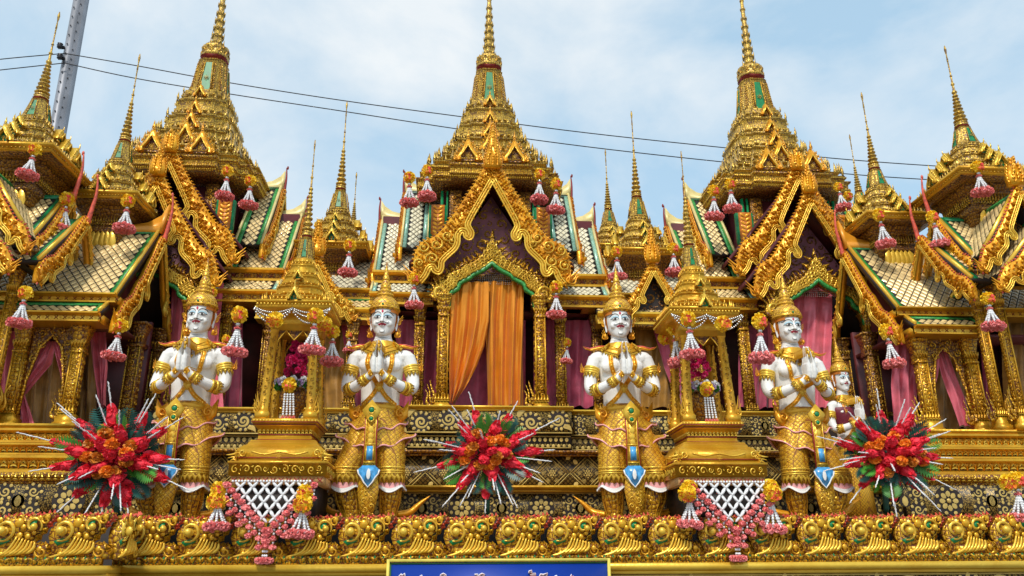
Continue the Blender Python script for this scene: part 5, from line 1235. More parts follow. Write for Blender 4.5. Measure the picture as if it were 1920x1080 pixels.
    # hip cloth in two flared layers
    def flare(z0, z1, r0, r1, tipx, up, name, n=64):
        V = []; F = []; J = 7
        for j in range(J):
            q = j/(J-1)
            for i in range(n):
                th = 2*pi*i/n; cx_, sy_ = cos(th), sin(th); rx = r0+(r1-r0)*q**1.25; ry = (r0+(r1-r0)*q)*.82
                side = abs(cx_)**7; dx = tipx*side*q**2.2; zz = z0+(z1-z0)*q+up*side*q**2.5+.012*sin(th*9)*q*q-.03*math.exp(-((th-1.5*pi)/.5)**2)*q
                V.append((cx_*(rx+dx)-.02*q, .005+sy_*ry, zz))
        for j in range(J-1):
            for i in range(n): F.append((j*n+i, j*n+(i+1) % n, (j+1)*n+(i+1) % n, (j+1)*n+i))
        b = MB(); b.add(TT(V, F), None, 0); 
        b.add(tube([V[(J-1)*n+i] for i in range(n)]+[V[(J-1)*n]], .0065, 5), None, 1)
        for jj, sz in ((2, .03), (4, .036)):
            for i in range(0, n, 2):
                p = V[jj*n+i]; th = 2*pi*i/n; b.add(ANTE, TR(p[0], p[1], p[2])@RZ(th+pi/2)@RX(pi+.25)@SC(sz, .015, sz*1.1), 2)
        for jj in (1, 3, 5): b.add(tube([V[jj*n+i] for i in range(n)]+[V[jj*n]], .0035, 4), None, 2)
        b.build(name, [G_CLOTH, PINKL, G_TRIM], t)
    flare(.82, .655, .145, .192, .045, .055, 'upper_skirt'); flare(.72, .525, .160, .212, .090, .095, 'lower_skirt')
    b = MB(); b.add(rings([ell(z, x, y, 0, .008, 24) for z, x, y in ((.60, .17, .14), (.74, .165, .13), (.80, .15, .118), (.835, .148, .114), (.85, .140, .11))]), None, 0)
    b.add(rings([ell(z, x, y, 0, .008, 24) for z, x, y in ((.795, .154, .122), (.80, .158, .126), (.83, .158, .124), (.835, .152, .12))], cap=False), None, 1); b.build('belt', [G_CLOTH, G_PLAIN], t)
    for s in (-1, 1):
        b = MB(); b.add(prism([(-.05, -.02), (-.02, .07), (.02, .04), (.06, .10), (.055, -.02), (.0, -.08)] if s > 0 else [(.05, -.02), (.02, .07), (-.02, .04), (-.06, .10), (-.055, -.02), (.0, -.08)], -.02, .01), TR(s*.165, -.04, .77)); b.add(spiral(.04, 1.4, .5, 14, 1, .5, s), TR(s*.165, -.065, .77)); b.build('hip_ornament', [G_OR], t)
    # central sash
    b = MB(); cx_ = -.025
    b.add(prism([(cx_-.038, .80), (cx_+.038, .80), (cx_+.034, .55), (cx_+.046, .30), (cx_-.046, .30), (cx_-.034, .55)], -.226, -.20), None, 0)
    b.add(prism([(cx_, .845), (cx_+.068, .765), (cx_+.05, .72), (cx_, .655), (cx_-.05, .72), (cx_-.068, .765)], -.238, -.22), None, 1)
    b.add(prism([(cx_-.022, .50), (cx_+.022, .50), (cx_+.022, .40), (cx_-.022, .40)], -.234, -.228), None, 2)
    for q in (-.026, .026): b.add(box(cx_+q-.003, cx_+q+.003, -.237, -.226, .395, .505), None, 1)
    b.add(tx(ico(1, 10, 6), TR(cx_, -.24, .765)@SC(.020, .010, .020)), None, 3); b.add(tx(ico(1, 10, 6), TR(cx_, -.24, .70)@SC(.015, .010, .015)), None, 3)
    for r, z in ((.026, .765), (.02, .70)): b.add(tube([(cx_+r*cos(a), -.240, z+r*sin(a)) for a in np.linspace(0, 2*pi, 15)], .0045, 5, up=(0, 1, 0)), None, 1)
    for q in (-1, 1): b.add(tube([(cx_+q*.038, -.229, .78), (cx_+q*.034, -.229, .55), (cx_+q*.045, -.229, .31)], .004, 4), None, 1); b.add(tube([(cx_+q*.045, -.222, .78), (cx_+q*.041, -.222, .55), (cx_+q*.052, -.222, .31)], .004, 4), None, 4)
    for z in (.63, .58, .54): b.add(petal(.05, .035, .006), TR(cx_, -.229, z+.02)@RY(pi/2), 1)
    for z in (.515, .385, .35): b.add(box(cx_-.04, cx_+.04, -.232, -.224, z-.005, z+.004), None, 1)
    b.build('sash', [G_CLOTH, G_TRIM, BLUE, GREEN, LIPS], t)
    b = MB(); fan = [(-.078, .330), (-.06, .345), (-.045, .36), (.045, .36), (.06, .345), (.078, .330), (.070, .30), (.05, .275), (.03, .24), (0, .205), (-.03, .24), (-.05, .275), (-.070, .30)]
    b.add(prism([(cx_+x, z) for x, z in fan], -.238, -.222), None, 0)
    b.add(tube([(cx_+x, -.240, z) for x, z in fan[5:]+fan[:1]], .006, 5, up=(0, 1, 0)), None, 1)
    for q in (-.05, 0, .05): b.add(petal(.08, .03, .006), TR(cx_+q*.7, -.239, .34-abs(q)*.2)@RY(pi/2), 1 if q == 0 else 0)
    b.build('blue_fan', [BLUE, WHITE], t)
    b = MB(); tl = [(-.055, .30), (-.07, .24), (-.075, .18), (-.06, .09), (-.035, .0), (.035, .0), (.06, .09), (.075, .18), (.07, .24), (.055, .30)]
    b.add(prism([(cx_+x, z) for x, z in tl], -.214, -.20), None, 0); b.add(scrollwork(.10, .26, rmin=.008, rmax=.022, seed=4, hgt=.4, tries=100), TR(cx_, -.216, .14), 1); b.build('sash_tail', [G_CLOTH, G_TRIM], t)
    return t
HEADP = ('eye', 'eyebrow', 'moustache', 'lips', 'forehead_mark', 'hair_band', 'ear_ornament', 'crown', 'body', 'neck_line')
def shrink_head(t, k=.87):
    """proportion the head to the long torso, keeping the crown tip"""
    for o in t.children:
        nm = o.name.split('.')[0]
        if nm not in HEADP: continue
        me = o.data; co = np.zeros(len(me.vertices)*3, np.float32); me.vertices.foreach_get('co', co); co = co.reshape(-1, 3)
        z = co[:, 2].copy(); q = np.clip((z-1.36)/.04, 0, 1) if nm == 'body' else np.ones(len(z)); kk = 1-(1-k)*q
        if nm == 'neck_line': continue
        up = z > 1.385; arm = (nm == 'body') & (np.abs(co[:, 0]) < .09) & (co[:, 1] < -.17)
        kk = np.where(arm, 1, kk); co[:, 0] *= kk; co[:, 1] *= kk
        z2 = np.where(up & ~arm, 1.385+(z-1.385)*k, z)
        zb = 1.385+(1.63-1.385)*k
        z2 = np.where(z > 1.63, zb+(z-1.63)*(2.035-zb)/(2.035-1.63), z2)
        if nm == 'ear_ornament': z2 = np.where(z <= 1.385, 1.385+(z-1.385)*k, z2)
        co[:, 2] = z2; me.vertices.foreach_set('co', co.ravel()); me.update()
st = make_statue('guardian_statue', 'white praying statue beside the left flower burst, turned slightly outwards')
SZ = .318
shrink_head(st)
st.location = (-2.02, 6.2, SZ+EYE); st.scale = (1, 1, 1.0)
for (x, lb, sx) in ((-.585, 'white praying statue between the left small shrine and the central doorway', 1), (1.315, 'white praying statue just right of the central doorway beside the right small shrine', -1), (2.74, 'white praying statue right of the right small shrine, in front of a small female figure', -1)):
    dup(st, (x, 6.2, SZ), lb, radians(random.uniform(-3, 3)), (sx*random.uniform(.98, 1.02), 1, random.uniform(.99, 1.008)))
wm = make_statue('female_figure', 'small white female figure in maroon bodice praying behind the fourth statue', True)
shrink_head(wm, .9); q_ = at(1580, 735, 6.75); wm.location = (q_.x, 6.75, q_.z-1.39*.78+EYE); wm.scale = (.68, .66, .78); wm.rotation_euler = (0, 0, radians(14))

# ------------------------------------------------------------------ flowers
def carnation(n=60, seed=0, w=.42, depth=.30, stretch=1.):
    """unit ball of ruffled petals, returned as (direction, template) pairs"""
    g = random.Random(seed); R = []
    for i in range(n):
        z = 1-2*(i+.5)/n; a = i*2.39996; q = math.sqrt(1-z*z); d = Vector((q*cos(a), q*sin(a), z))
        u = d.orthogonal().normalized(); u = Matrix.Rotation(g.uniform(0, 6.28), 3, d)@u; v = d.cross(u); r0 = 1-depth; r1 = g.uniform(.9, 1.08)
        ww = w*g.uniform(.8, 1.15); b = g.uniform(-.2, .2)
        V = [d*r0-u*ww*.25, d*r0+u*ww*.25, d*r1*.93+u*ww*.62+v*b, d*r1+u*ww*.05+v*(b+.16), d*r1*.93-u*ww*.62+v*(b-.04), d*(r0+r1)/2+v*(b*.5+.06)]
        R.append((d, TT([tuple(p) for p in V], [(0, 1, 5), (1, 2, 5), (2, 3, 5), (3, 4, 5), (4, 0, 5)])))
    return R
CARN = [carnation(90, i, .40) for i in range(3)]
SMALL = [join([t for d, t in carnation(34, 10+i, .62, .6)]) for i in range(3)]
CORE = ico(.72, 8, 6)
def pompom(b, M, f=(0, -.92, -.38), k=0, mats=(0, 1, 2)):
    f = Vector(f).normalized()
    for d, t in CARN[k]:
        c = d.dot(f)+random.uniform(-.08, .08); b.add(t, M, mats[2] if c > .84 else mats[1] if c > .70 else mats[0])
    b.add(CORE, M, mats[0])
def tassel_parts(t, L=.36, sk=.108, pr=.072, pom=True, gap=.0, n=8):
    if pom:
        b = MB(); pompom(b, SC(pr), k=0); b.build('pompom', [P_YEL, P_ORA, P_COR], t)
    z = -pr*.9
    b = MB(); b.add(ico(.022, 8, 6), TR(0, 0, z-.02)); b.build('bead', [BEAD2], t, smooth=True)
    b = MB()
    for i in range(6): b.add(SMALL[i % 3], TR(.016*cos(i), .016*sin(i), z-.055)@SC(.018, .018, .013))
    b.build('flower_ring', [P_PIN], t); z2 = z-.07; z3 = -L+.055
    for i in range(n):
        a = 2*pi*(i+.5)/n; b = MB(); m = 9; P = []
        for j in range(m):
            q = j/(m-1); r = .012+(sk*.72-.012)*q**1.25; p = (r*cos(a), r*sin(a), z2+(z3-z2)*q); P.append(p)
            b.add(ico(1, 6, 4), TR(*p)@SC(.0125, .0125, .0145 if j % 3 else .010))
        b.build('strand', [BEAD], t)
    b = MB(); k = 11
    for i in range(k):
        a = 2*pi*i/k; b.add(SMALL[i % 3], TR(sk*.76*cos(a), sk*.76*sin(a), -L+.042+random.uniform(-.008, .008))@SC(.034, .034, .038))
    for i in range(5):
        a = 2*pi*i/5; b.add(SMALL[i % 3], TR(sk*.35*cos(a), sk*.35*sin(a), -L+.05)@SC(.035))
    b.build('flower_skirt', [P_PIN], t)
GRP = 'hanging flower tassels'
proto = thing('flower_tassel', 'x', 'garland', (0, 0, 0), GRP); proto.location = (0, 0, EYE); tassel_parts(proto)
# (pompom px, py, depth, scale, label)
TS = [(66, 281, 6.62, .95, 'flower tassel on the eave of the leftmost turret'),
 (125, 374, 7.0, .98, 'flower tassel on the left corner of the second turret eave from the left'),
 (240, 377, 7.26, .98, 'flower tassel on the right corner of the second turret eave from the left'),
 (48, 549, 6.2, .96, 'flower tassel at the lower end of the far left gable boards'),
 (227, 611, 6.82, .98, 'flower tassel at the foot of the left pavilion gable end'),
 (427, 321, 8.1, .86, 'flower tassel on the left hall eave, the outer left of two'),
 (470, 339, 8.2, .88, 'flower tassel on the left hall eave at its right corner'),
 (656, 460, 8.22, .88, 'flower tassel on the right corner of the left gallery turret eave'),
 (768, 333, 8.15, .88, 'flower tassel at the left corner of the central hall eave'),
 (801, 321, 8.12, .88, 'flower tassel left of the central gable apex, second along the eave'),
 (1012, 327, 8.12, .88, 'flower tassel right of the central gable apex, first along the eave'),
 (1043, 345, 8.15, .85, 'flower tassel at the right corner of the central hall eave'),
 (776, 523, 7.8, .84, 'flower tassel at the left foot of the central gable'),
 (1043, 538, 7.8, .88, 'flower tassel at the right foot of the central gable'),
 (1064, 642, 8.0, .58, 'small flower tassel below the beam right of the central doorway'),
 (1156, 472, 8.2, .82, 'flower tassel on the left corner of the right gallery turret eave'),
 (1262, 466, 8.2, .84, 'flower tassel on the right corner of the right gallery turret eave'),
 (1338, 358, 8.15, .88, 'flower tassel at the left corner of the right hall eave'),
 (1369, 346, 8.1, .90, 'flower tassel left of the right hall gable, second from the corner'),
 (1572, 351, 8.05, .72, 'flower tassel right of the right hall gable apex'),
 (1590, 368, 8.3, .72, 'flower tassel at the far right corner of the right hall eave'),
 (1648, 403, 7.26, .96, 'flower tassel on the left corner of the right pavilion turret eave'),
 (1748, 407, 6.95, .92, 'flower tassel on the right corner of the right pavilion turret eave'),
 (1832, 313, 6.62, .98, 'flower tassel on the eave of the rightmost turret'),
 (1852, 560, 6.2, .98, 'flower tassel at the lower end of the far right gable boards'),
 (1661, 621, 6.82, .98, 'flower tassel at the foot of the right pavilion gable end'),
 (398, 548, 7.9, .72, 'flower tassel behind the crown of the first statue'),
 (424, 636, 7.4, .62, 'small flower tassel low between the first statue and left shrine'),
 (655, 628, 8.1, .50, 'smallest tassel under the gallery beam left of the second statue'),
 (449, 590, 5.68, 1.02, 'flower tassel at the left eave corner of the left small shrine'),
 (592, 592, 5.66, 1.0, 'flower tassel at the right eave corner of the left small shrine'),
 (624, 622, 6.0, .92, 'flower tassel at the rear right eave corner of the left small shrine'),
 (1290, 598, 5.66, 1.02, 'flower tassel at the left eave corner of the right small shrine'),
 (1262, 614, 6.05, 1.0, 'flower tassel at the rear left eave corner of the right small shrine'),
 (1424, 603, 5.68, 1.02, 'flower tassel at the right eave corner of the right small shrine'),
 (411, 918, 5.5, .92, 'flower tassel hanging left of the left white net garland'),
 (572, 925, 5.5, .95, 'flower tassel hanging right of the left white net garland'),
 (1293, 915, 5.5, .92, 'flower tassel hanging left of the right white net garland'),
 (1445, 915, 5.5, .92, 'flower tassel hanging right of the right white net garland'),
 (1905, 900, 5.6, .95, 'flower tassel low at the right edge of the base')]
for i, (px, py, Y, s, lb) in enumerate(TS):
    p = at(px, py, Y); o = proto if i == 0 else dup(proto, p, lb, radians(random.uniform(-8, 8)), None)
    o.location = (p.x, p.y, p.z+EYE); o['label'] = lb; s2 = s*Y/7.35 if Y > 6.5 else s*.86
    q2 = random.uniform(.93, 1.07); o.scale = (s2*random.uniform(.93, 1.05), s2, s2*q2); o.rotation_euler = (radians(random.uniform(-5, 5)), radians(random.uniform(-5, 5)), radians(random.uniform(-30, 30)))
# single pompoms
pb = MB(); pompom(pb, SC(.07), k=1); pp = pb.build('flower_pompom', [P_YEL, P_ORA, P_COR], None, org=(0, 0, 0))
PS = [(516, 600, 5.62, 'yellow orange flower ball at the middle of the left shrine garland'), (1356, 607, 5.62, 'yellow orange flower ball at the middle of the right shrine garland'), (607, 608, 5.8, 'orange flower ball between the two right tassels of the left shrine'), (1248, 634, 6.3, 'small yellow flower ball left of the right small shrine'),
      (405, 940, 5.48, 'lower orange flower ball left of the left net garland'), (568, 945, 5.46, 'lower orange flower ball right of the left net garland'), (1449, 925, 5.46, 'lower orange flower ball right of the right net garland'), (1288, 925, 5.46, 'lower yellow flower ball left of the right net garland'), (1890, 905, 5.6, 'orange flower ball low at the right edge')]
for i, (px, py, Y, lb) in enumerate(PS):
    o = pp if i == 0 else pp.copy()
    if i: COL.objects.link(o)
    p = at(px, py, Y); o.location = (p.x, p.y, p.z+EYE); o.rotation_euler = (random.uniform(-.3, .3), 0, random.uniform(-.4, .4)); o.scale = (.9,)*3; tag(o, lb, 'flower ball', 'yellow orange flower balls')

# ------------------------------------------------------------------ net garlands
def net_garland(x, label):
    y = 5.50; zt = .515; t = thing('net_garland', label, 'garland', (x, y, zt), 'white net garlands'); W = .52; P = .080; b = []
    n = int(W/P); bud = tx(ico(1, 6, 5), SC(.0098, .008, .028))
    for j in range(5):
        for i in range(n-j):
            x0 = x-n*P/2+P*(i+.5)+j*P/2; z0 = zt-.032-j*P*.60
            m = MB()
            for k in range(4):
                a = pi/4+k*pi/2; m.add(bud, TR(x0+cos(a)*P*.26, y+.002*k, z0+sin(a)*P*.26)@RY(pi/2-a))
            m.build('net_knot', [BEAD], t)
    m = MB()
    for i in range(26):
        m.add(ico(.009, 6, 4), TR(x-W/2+.02*i+.01, y, zt+.006))
    m.build('top_string', [BEAD], t)
    def rose(xx, zz, s=.026, yy=-.012):
        m = MB(); m.add(SMALL[random.randrange(3)], TR(xx, y+yy, zz)@RZ(random.uniform(0, 6))@SC(s*1.2, s, s*.85)); m.add(CORE, TR(xx, y+yy, zz)@SC(s*.8)); m.build('pink_rose', [P_PIN], t)
    def short(xx, z0, z1):
        m = MB(); k = max(1, int((z0-z1)/.02))
        for i in range(k): m.add(ico(1, 6, 4), TR(xx, y-.006, z0-(i+.5)*(z0-z1)/k)@SC(.008, .008, .009))
        m.build('bud_strand', [BEAD], t)
    K = 9
    for s in (-1, 1):
        for i in range(K):
            q = i/(K-1); xx = x+s*(W/2+.01)*(1-q)+s*.012; zz = zt-.02-.285*q; rose(xx, zz, .026)
            if i % 1 == 0 and i < K-1: short(xx-s*.0, zz-.02, zz-.07); rose(xx, zz-.085, .021)
            if i % 2 == 1: short(xx, zz-.10, zz-.125); rose(xx, zz-.14, .022)
    for zz in (-.33, -.37, -.40): rose(x, zt+zz, .026)
    for dx in (-.012, 0, .012): short(x+dx, zt-.42, zt-.475)
    m = MB()
    for i in range(8): m.add(SMALL[i % 3], TR(x+.035*cos(i*pi/4), y-.005+.03*sin(i*pi/4), zt-.49)@SC(.028, .024, .022))
    m.build('flower_skirt', [P_PIN], t)
net_garland(at(508, 915, 5.5).x, 'white bud net with pink rose swags under the left small shrine')
net_garland(at(1372, 915, 5.5).x, 'white bud net with pink rose swags under the right small shrine')

# ------------------------------------------------------------------ flower bursts
def fern(L=.2, n=13, mat=0):
    V = []; F = []; ts = []
    ts.append(tube([(0, 0, 0), (0, -.015, L*.5), (0, 0, L)], [.004, .003, .001], 4))
    for i in range(n):
        q = i/n; z = L*(.12+.86*q); w = L*.34*sin(pi*(.18+.80*q))**.8
        for s in (-1, 1):
            V = [(0, -.006, z), (s*w*.55, -.012, z+w*.18), (s*w, .004, z+w*.55), (s*w*.42, -.002, z+w*.42)]
            ts.append(TT(V, [(0, 1, 2, 3)] if s > 0 else [(3, 2, 1, 0)]))
    return join(ts)
FERN = [fern(1, 13), fern(1, 10)]
def burst(px, py, Y, R, label, seed):
    g = random.Random(seed); c = at(px, py, Y); t = thing('flower_burst', label, 'flower arrangement', tuple(c), 'round bursts of red flowers'); c = Vector(c); t.scale = (1.1, 1, .9)
    def dirv(pol, az):
        return Vector((sin(pol)*cos(az), -cos(pol), sin(pol)*sin(az)))
    def frame_(d):
        u = Vector((0, 1, 0)).cross(d); u = u.normalized() if u.length > .1 else Vector((1, 0, 0)); v = d.cross(u).normalized(); return u, v
    # stand behind the flowers
    b = MB(); b.add(ico(.10, 12, 8), TR(*(c+Vector((0, .06, 0))))); b.add(tube([c+Vector((0, .08, 0)), c+Vector((0, .12, -R)), Vector((c.x, c.y+.14, .31))], .02, 8)); b.build('foam_base', [LEAF1], t)
    # ferns
    for i in range(44):
        az = 2*pi*i/44+g.uniform(-.15, .15); pol = g.uniform(1.05, 1.55); d = dirv(pol, az); u, v = frame_(d); L = R*g.uniform(.36, .52); st_ = c+d*R*g.uniform(.15, .42)
        green = g.random() < .30; b = MB(); b.add(FERN[i % 2], basis(st_, u, v, d)@RZ(g.uniform(-.6, .6))@SC(L*.9, L, L)); b.build('fern_leaf', [LEAF2 if green else LEAF1], t)
    # red spikes with white twisted rods
    S = []
    for k, (n, pol, r0) in enumerate(((11, 1.34, .64), (7, .95, .50), (3, .5, .44))):
        for i in range(n): S.append((pol+g.uniform(-.12, .12), 2*pi*(i+.5*(k % 2))/n+g.uniform(-.12, .12), r0*g.uniform(.88, 1.1), k))
    S.append((.1, 0, .42, 3))
    for pol, az, r0, k in S:
        d = dirv(pol, az); u, v = frame_(d); m = c+d*R*r0; b = MB(); L = R*(.21 if k == 0 else .19)*g.uniform(.85, 1.1); wv = R*.14
        b.add(CORE, basis(m, u, v, d)@SC(wv*.9, wv*.9, L))
        for q in range(3): b.add(SMALL[(q+k) % 3], basis(m+d*L*(-.55+.55*q), u, v, d)@RZ(g.uniform(0, 6))@SC(wv*(1.02-.25*q), wv*(1.02-.25*q), L*.66))
        b.build('red_flower', [P_RED], t)
        if k < 2 or g.random() < .4:
            b = MB(); e0 = m+d*L*.8; ln = R*g.uniform(.25, .55) if k == 0 else R*g.uniform(.22, .4)
            P = [e0+d*ln*q/9+u*.004*sin(q*1.9)*(.4) for q in range(10)]
            b.add(tube(P, [.0045]*6+[.0045, .004, .003, .002], 6))
            for q in range(int(ln/.008)): b.add(ico(1, 4, 2), TR(*(e0+d*(.008*q)+u*.0045*cos(q*1.3)+v*.0045*sin(q*1.3)))@SC(.0038))
            b.build('white_rod', [BEAD], t)
    for i in range(9):    # long rods that leave the burst on their own
        az = g.uniform(0, 2*pi); d = dirv(g.uniform(.95, 1.35), az); u, v = frame_(d); e0 = c+d*R*.35; ln = R*g.uniform(.6, .85); b = MB()
        b.add(tube([e0+d*ln*q/9 for q in range(10)], [.0045]*8+[.004, .002], 6))
        for q in range(int(ln/.008)): b.add(ico(1, 4, 2), TR(*(e0+d*(.008*q)+u*.0045*cos(q*1.3)+v*.0045*sin(q*1.3)))@SC(.0038))
        b.build('white_rod', [BEAD], t)
    for i in range(12):
        d = dirv(g.uniform(.3, .95), 2*pi*i/12+g.uniform(-.25, .25)); m = c+d*R*g.uniform(.42, .56); b = MB(); u, v = frame_(d); r = R*.10
        b.add(SMALL[i % 3], basis(m, u, v, d)@SC(r)); b.add(SMALL[(i+1) % 3], basis(m, u, v, d)@RZ(1)@SC(r*.8)); b.add(CORE, TR(*m)@SC(r*.8)); b.build('rose', [P_BRN if g.random() < .5 else P_ORA], t)
    return t
burst(222, 858, 5.95, .46, 'largest red flower burst with white rods, in front of the left pavilion base', 3)
burst(915, 852, 6.15, .42, 'middle red flower burst in front of the black stencilled steps', 8)
burst(1662, 852, 6.0, .44, 'right red flower burst half covering the female figure', 15)

# ------------------------------------------------------------------ small spired shrines on the deck
def small_shrine(x, label):
    cy = 6.03; t = thing('small_shrine', label, 'shrine', (x, cy, .31), 'small spired shrines on the deck'); c = (x, cy); t.scale = (.88, .88, 1)
    b = MB(); b.add(box(x-.30, x+.30, cy-.30, cy+.30, .31, .52)); b.build('pedestal', [LACQ], t)
    b = MB(); b.add(box(x-.355, x+.355, cy-.355, cy+.355, .52, .575), None, 0)
    for i in range(12): b.add(tube([(x-.33+i*.06-.02, cy-.358, .53), (x-.33+i*.06+.02, cy-.358, .565)], .003, 3), None, 1); b.add(tube([(x-.33+i*.06+.02, cy-.358, .53), (x-.33+i*.06-.02, cy-.358, .565)], .003, 3), None, 1)
    b.build('painted_board', [simple('faded pink gold board', (.62, .34, .12), .45, .1, .3, 20), LIPS] if 'faded pink gold board' not in MAT else [MAT['faded pink gold board'], LIPS], t)
    b = MB(); pr = [(.375, .58), (.375, .655), (.385, .66), (.385, .675), (.34, .68), (.335, .70), (.345, .72), (.335, .76), (.30, .79), (.275, .80), (.27, .815), (.262, .82), (.255, .835), (.215, .84), (.21, .87), (.20, .88), (.205, .90), (.235, .935), (.245, .94), (.25, .955), (.262, .96), (.262, .985), (.25, .99)]
    b.add(planloft(SQ, pr, c), None, 0)
    for hs_, hz_ in ((.379, .658), (.346, .702), (.262, .818), (.216, .842), (.212, .878), (.25, .945), (.266, .962)):
        b.add(planloft(SQ, [(hs_, hz_-.003), (hs_, hz_+.003)], c), None, 2)
    for k in range(4):
        R = TR(x, cy, 0)@RZ(k*pi/2)
        b.add(scrollwork(.72, .07, rmin=.008, rmax=.032, seed=9, hgt=.35, tries=220), R@TR(0, -.378, .618), 1)
        for i in range(14): b.add(ANTE, R@TR(-.20+.031*i, -.212, .885)@SC(.026, .02, .04), 1)
        for s in (-1, 1): b.add(KAN, R@TR(s*.30, -.33, .70)@RY(s*1.3)@SC(s*.10, .12, .12), 1); b.add(spiral(.03, 1.4, .5, 12, 0, .4, s), R@TR(s*.29, -.342, .735), 1)
        b.add(tube(catmull([(-.22, -.345, .745), (-.12, -.345, .725), (0, -.345, .742), (.12, -.345, .725), (.22, -.345, .745)], 3), .006, 4), R, 1)
        b.add(medallion(.022, .3, 6), R@TR(0, -.35, .715), 1)
        for i in range(20): b.add(ico(.009, 5, 3), R@TR(-.245+i*.0258, -.262, .972), 1)
    b.build('base', [G_PLAIN, G_TRIM, RED], t)
    for sx in (-1, 1):
        for sy in (-1, 1):
            p = MB(); a = (x+sx*.195, cy+sy*.195); e = (x+sx*.160, cy+sy*.160); w0, w1 = .036, .028; R_ = []
            for q, ww in ((0, w0*1.5), (.06, w0*1.5), (.08, w0*1.15), (.12, w0), (.88, w1), (.9, w1*1.3), (1, w1*1.3)):
                cc_ = (a[0]+(e[0]-a[0])*q, a[1]+(e[1]-a[1])*q); R_.append([(cc_[0]+ww*u, cc_[1]+ww*v, .99+.74*q) for u, v in SQ])
            p.add(rings(R_), None, 0)
            L_ = Matrix(((1, 0, (e[0]-a[0])/.74, 0), (0, 1, (e[1]-a[1])/.74, 0), (0, 0, 1, 0), (0, 0, 0, 1)))
            s_ = scrollwork(.05, .54, rmin=.006, rmax=.02, seed=7, hgt=.5, tries=120)
            for rz in (0, pi/2, -pi/2): p.add(s_, TR(a[0], a[1], .99)@L_@TR(0, 0, .36)@RZ(rz)@TR(0, -w0*.98, 0), 1)
            p.add(KAN, TR(a[0]+sx*.045, a[1]+sy*.02-.02, 1.03)@SC(sx*.07, .07, .16), 0)
            p.build('post', [G_PLAIN, G_FINE], t)
    b = MB(); b.add(planloft(SQ, [(.20, 1.66), (.20, 1.70), (.21, 1.71), (.20, 1.73), (.215, 1.76), (.26, 1.78), (.30, 1.80), (.305, 1.82), (.305, 1.845), (.315, 1.85), (.315, 1.865), (.28, 1.87)], c), None, 0)
    for k in range(4):
        R = TR(x, cy, 0)@RZ(k*pi/2); A = [(-.14, 1.50), (-.135, 1.58), (-.10, 1.625), (-.07, 1.66), (-.035, 1.62), (0, 1.585), (.035, 1.62), (.07, 1.66), (.10, 1.625), (.135, 1.58), (.14, 1.50)]
        V = []; F = []
        for i, q in enumerate(A): V += [(q[0], -.172, q[1]), (q[0]*1.06, -.172, 1.70)]
        for i in range(len(A)-1): F.append((2*i, 2*i+2, 2*i+3, 2*i+1))
        b.add(TT(V, F), R, 1); b.add(tube([(q[0], -.175, q[1]) for q in A], .006, 4, up=(0, 1, 0)), R, 2)
        for i in range(22): b.add(ico(.010, 5, 3), R@TR(-.30+i*.0286, -.306, 1.832), 2)
    b.build('eave', [G_PLAIN, G_DARK, G_TRIM], t)
    cresting(t, c, .31, 1.862, 11, .045, G_PLAIN)
    for s, z0, z1 in ((.25, 1.868, 1.97), (.195, 1.965, 2.07), (.145, 2.06, 2.17), (.105, 2.165, 2.27)):
        b = MB(); tier(b, c, s, z0, z1, RDN, inset=.85); b.build('roof_tier', [G_PLAIN, G_TRIM], t); cresting(t, c, s, z0+(z1-z0)*.46, 5, .030, G_PLAIN)
    for s, zz, w in ((.30, 1.865, .10), (.205, 2.06, .07)):
        mini_gable(t, (x, cy-s, zz), w, w*1.0, (G_TRIM, G_TRIM, GREEN))
    rg = []; z = 2.53; r = .048
    for i in range(9): rg.append((z, r)); z += .048-.002*i; r *= .90
    for i in range(4): rg.append((z, r)); z += .11; r *= .74
    bell_spire(t, c, 2.27, .072, .045, .20, rg, 3.36, detailed=False)
    # offering inside
    u = thing('flower_urn', 'golden urn heaped with magenta flowers inside the '+('left' if x < 0 else 'right')+' small shrine', 'urn', (x, cy, .99), 'flower urns inside the shrines'); u.scale = (.92, .92, 1)
    b = MB(); b.add(lathe([(.07, .99), (.08, 1.0), (.05, 1.03), (.06, 1.06), (.10, 1.12), (.115, 1.18), (.10, 1.24), (.07, 1.26)], 16, c)); b.build('vase', [G_DARK], u, smooth=True)
    b = MB()
    for i in range(46):
        q = random.random()**.6; a = i*2.4; r = .105*(1-q*.75); b.add(SMALL[i % 3], TR(x+r*cos(a), cy+r*sin(a), 1.34+.27*q)@SC(.026))
    b.build('magenta_flowers', [P_MAG], u)
    b = MB()
    for i in range(30):
        a = 2*pi*i/30; b.add(SMALL[i % 3], TR(x+.135*cos(a), cy+.13*sin(a), 1.28+.02*sin(i*2.))@SC(.030), (0, 1, 2)[i % 3])
    b.build('flower_wreath', [LEAF2, P_LIL, BEAD], u)
    b = MB(); pompom(b, TR(x-.005, cy-.17, 1.245)@SC(.058), k=2); b.build('pompom', [P_YEL, P_ORA, P_COR], u)
    for i in range(4):
        b = MB()
        for j in range(9): b.add(ico(1, 6, 4), TR(x-.035+.022*i*(1+.03*j)+.004, cy-.19, 1.17-.018*j)@SC(.0095, .0095, .009))
        b.add(SMALL[0], TR(x-.035+.022*i*1.27+.004, cy-.19, 1.0)@SC(.014, .014, .018), 1); b.build('strand', [BEAD, P_PIN], u)
